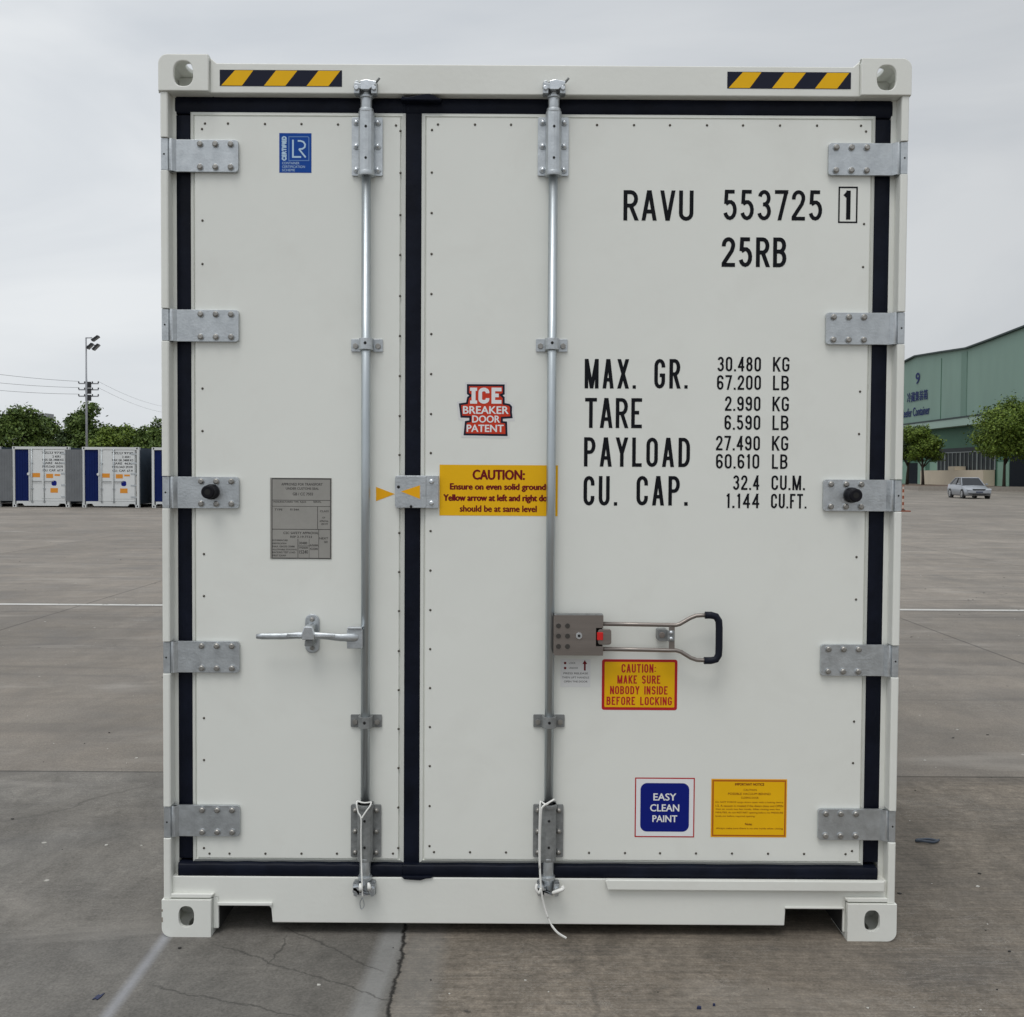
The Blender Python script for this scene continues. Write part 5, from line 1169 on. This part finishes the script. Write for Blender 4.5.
# ------------------------------------------------------------------ parked car
M['silver'] = mat('silver_car_paint', (.33, .35, .38), .3, .4); M['cglass'] = mat('car_glass', (.012, .015, .02), .1, spec=.35); M['tyre'] = mat('tyre_rubber', (.018, .018, .018), .85)
M['rim'] = mat('alloy_rim', (.55, .56, .58), .3, .7); M['lens'] = mat('headlamp_lens', (.62, .66, .72), .12, .2); M['cblack'] = mat('car_black_trim', (.02, .02, .022), .5); M['lampred'] = mat('tail_lamp_red', (.30, .01, .01), .3); M['platew'] = mat('number_plate_blue', (.05, .06, .10), .4)
cb = onZ(969.5, 496.8); cy0 = 71.0; cx0 = spot(979.5, 71.0)
def build_car(cx, cy, heading):
    root = empty('parked_car', (0, 0, 0)); mb = MB(); m = M['silver']
    # sections along the length (s from the nose 0 to the tail 4.4): half width, sill, belt, hood height
    secs = [(0.0, .62, .34, .50), (.06, .74, .24, .60), (.22, .82, .20, .66), (.60, .845, .19, .74), (1.15, .85, .19, .86), (1.6, .855, .19, .90), (2.4, .86, .19, .93), (3.2, .855, .19, .94), (3.7, .85, .19, .96), (4.1, .83, .22, .97), (4.3, .78, .28, .93), (4.38, .70, .36, .82)]
    rings = []
    for s, w, z0, z1 in secs:
        rings.append([(-w * .96, z0), (-w, z0 + .12), (-w * 1.01, (z0 + z1) / 2 + .02), (-w * .965, z1 - .06), (-w * .86, z1), (0, z1 + .025), (w * .86, z1), (w * .965, z1 - .06), (w * 1.01, (z0 + z1) / 2 + .02), (w, z0 + .12), (w * .96, z0)])
    vs = [(x, sc[0], z) for r, sc in zip(rings, secs) for x, z in r]; k_ = 11; fs = []
    for i in range(len(secs) - 1):
        for j in range(k_): fs.append((i * k_ + j, i * k_ + (j + 1) % k_, (i + 1) * k_ + (j + 1) % k_, (i + 1) * k_ + j))
    fs += [tuple(range(k_)), tuple(reversed(range((len(secs) - 1) * k_, len(secs) * k_)))]; mb.add(vs, fs, m, True)
    # wheel-arch liners
    for s in (.82, 3.42):
        for q in (-1, 1): mb.tube([(q * .70, s, .30), (q * .872, s, .30)], .355, M['cblack'], 20)
    body = mb.build('body', root)
    # greenhouse
    mb = MB(); lo = [(.70, 1.28, .88), (.74, 3.72, .95)]; hi = [(.55, 1.95, 1.40), (.56, 3.05, 1.41)]
    b_ = [(-.73, 1.22, .87), (.73, 1.22, .87), (.76, 3.75, .94), (-.76, 3.75, .94)]; t_ = [(-.56, 1.92, 1.385), (.56, 1.92, 1.385), (.565, 3.10, 1.39), (-.565, 3.10, 1.39)]
    mb.add(b_ + t_, [(0, 1, 5, 4), (1, 2, 6, 5), (2, 3, 7, 6), (3, 0, 4, 7)], M['cglass']); mb.build('windows', root)
    mb = MB(); mb.add([(x, y, z) for x, y, z in [(-.57, 1.90, 1.38), (.57, 1.90, 1.38), (.575, 3.14, 1.385), (-.575, 3.14, 1.385), (-.50, 2.0, 1.425), (.50, 2.0, 1.425), (.50, 3.0, 1.425), (-.50, 3.0, 1.425)]], [(0, 1, 5, 4), (1, 2, 6, 5), (2, 3, 7, 6), (3, 0, 4, 7), (4, 5, 6, 7), (3, 2, 1, 0)], m)
    for q in (-1, 1):
        mb.tube([(q * .735, 1.22, .88), (q * .565, 1.92, 1.385)], .028, m, 8); mb.tube([(q * .76, 3.75, .95), (q * .57, 3.10, 1.39)], .045, m, 8); mb.tube([(q * .765, 2.45, .92), (q * .58, 2.5, 1.39)], .03, M['cblack'], 8)
        mb.tube([(q * .57, 1.92, 1.385), (q * .575, 3.1, 1.39)], .028, m, 8)
    mb.build('roof', root, bevel=.01)
    for s in (.82, 3.42):
        for q in (-1, 1):
            mb = MB(); mb.tube([(q * .70, s, .31), (q * .72, s, .31), (q * .865, s, .31), (q * .885, s, .31)], [.27, .31, .31, .28], M['tyre'], 24); wh = mb.build('tyre', root)
            mb = MB(); mb.tube([(q * .884, s, .31), (q * .892, s, .31)], [.205, .19], M['rim'], 20)
            for a in range(5): 
                an = a * 1.2566; c = (q * .893, s + .12 * math.cos(an), .31 + .12 * math.sin(an)); mb.tube([c, (c[0] + q * .003, c[1], c[2])], .035, M['cblack'], 8)
            mb.build('rim', wh)
    for q in (-1, 1):
        mb = MB(); mb.prism([(q * .42, .56), (q * .77, .57), (q * .79, .66), (q * .72, .69), (q * .43, .67)], -.005, .20, M['lens']); mb.build('headlight', root, bevel=.01)
        mb = MB(); mb.prism([(q * .45, .72), (q * .76, .72), (q * .77, .86), (q * .45, .86)], 4.20, 4.37, M['lampred']); mb.build('tail_light', root)
        mb = MB(); mb.box(q * .84, q * 1.00, 1.38, 1.46, .90, 1.02, m); mb.build('mirror', root, bevel=.02)
        mb = MB(); mb.box(q * .48, q * .66, -.028, .05, .30, .38, M['cblack']); mb.build('fog_lamp', root)
    mb = MB(); mb.prism([(-.36, .575), (.36, .575), (.40, .655), (-.40, .655)], -.012, .12, M['cblack']); mb.build('grille', root)
    mb = MB(); mb.prism([(-.74, .36), (.74, .36), (.76, .53), (-.76, .53)], -.06, .12, m); mb.box(-.45, .45, -.065, .0, .26, .345, M['cblack']); mb.build('bumper', root, bevel=.02)
    mb = MB(); mb.box(-.22, .22, -.072, -.0605, .40, .50, M['platew']); mb.build('number_plate', root)
    root.location = (cx, cy, gz(cx, cy)); root.rotation_euler = (0, 0, heading); return root
car = build_car(cx0, cy0, R(-6)); tag(car, 'silver sedan facing the camera, parked in the yard before the green warehouse', 'car')
car.scale = (1.06, 1.06, 1.06)

# ------------------------------------------------------------------ scraps and grit on the ground
M['scrapb'] = mat('blue_scrap', (.012, .02, .07), .6); M['scrapg'] = mat('grey_blue_scrap', (.05, .065, .09), .5)
M['chipw'] = mat('white_chips', (.55, .54, .50), .8); M['chipd'] = mat('dark_chips', (.025, .024, .022), .8)
p = onZ(928, 843); mb = MB(); mb.tube(curve_pts([(p.x - .05, p.y + .01, .006), (p.x - .02, p.y - .012, .012), (p.x + .02, p.y - .012, .008), (p.x + .05, p.y + .008, .010)]), [.006] * 16, M['scrapg'], 8, flat=.6)
mb.tube(curve_pts([(p.x - .045, p.y + .015, .008), (p.x + .0, p.y + .01, .014), (p.x + .045, p.y + .012, .006)]), .005, M['scrapg'], 8); tag(mb.build('rubber_scrap'), 'curled blue-grey strip lying on the concrete right of the big container', 'scrap')
p = onZ(97, 998.5); mb = MB(); mb.prism([(p.x - .010, p.y - .010), (p.x - .002, p.y - .004), (p.x + .005, p.y - .012), (p.x + .010, p.y + .008), (p.x + .011, p.y + .030), (p.x + .003, p.y + .016), (p.x - .003, p.y + .020), (p.x - .007, p.y + .006)], .0005, .003, M['scrapb'], axis='z'); tag(mb.build('plastic_scrap'), 'small dark blue scrap on the concrete near the lower left corner', 'scrap')
for (px, py, lab) in ((699, 1009, 'larger of the dark blue crumbs at the bottom edge right of centre'), (714, 1006, 'smaller dark blue crumb at the bottom edge, right of the larger one')):
    p = onZ(px, py); mb = MB(); s = .007 if px < 705 else .004
    mb.prism([(p.x - s, p.y - s * .5), (p.x + s * .8, p.y - s * .6), (p.x + s, p.y + s * .5), (p.x - s * .4, p.y + s)], .001, .007, M['scrapb'], axis='z'); tag(mb.build('plastic_scrap'), lab, 'scrap')
rnd = random.Random(11); mb = MB()
for i in range(900):
    d = rnd.uniform(0, 1) ** 1.6 * 22; y = -2.1 + d; x = rnd.uniform(-1, 1) * (1.5 + (y + 3.5) * .55)
    if abs(x) < W + .02 and -.02 < y < LEN: continue
    s = rnd.choice([.002, .0025, .003, .004, .007]) * (1 + d * .05); m_ = M['chipw'] if rnd.random() < .45 else M['chipd']
    pts = [(x + s * rnd.uniform(.5, 1.2) * math.cos(a + rnd.uniform(-.3, .3)), y + s * rnd.uniform(.4, 1) * math.sin(a)) for a in (0, 1.2, 2.4, 3.6, 4.9)]
    mb.prism(pts, .0005, .0015 + s * .25, m_, axis='z')
tag(mb.build('ground_grit'), 'fine pale and dark grit scattered over the concrete', 'grit', kind='stuff')
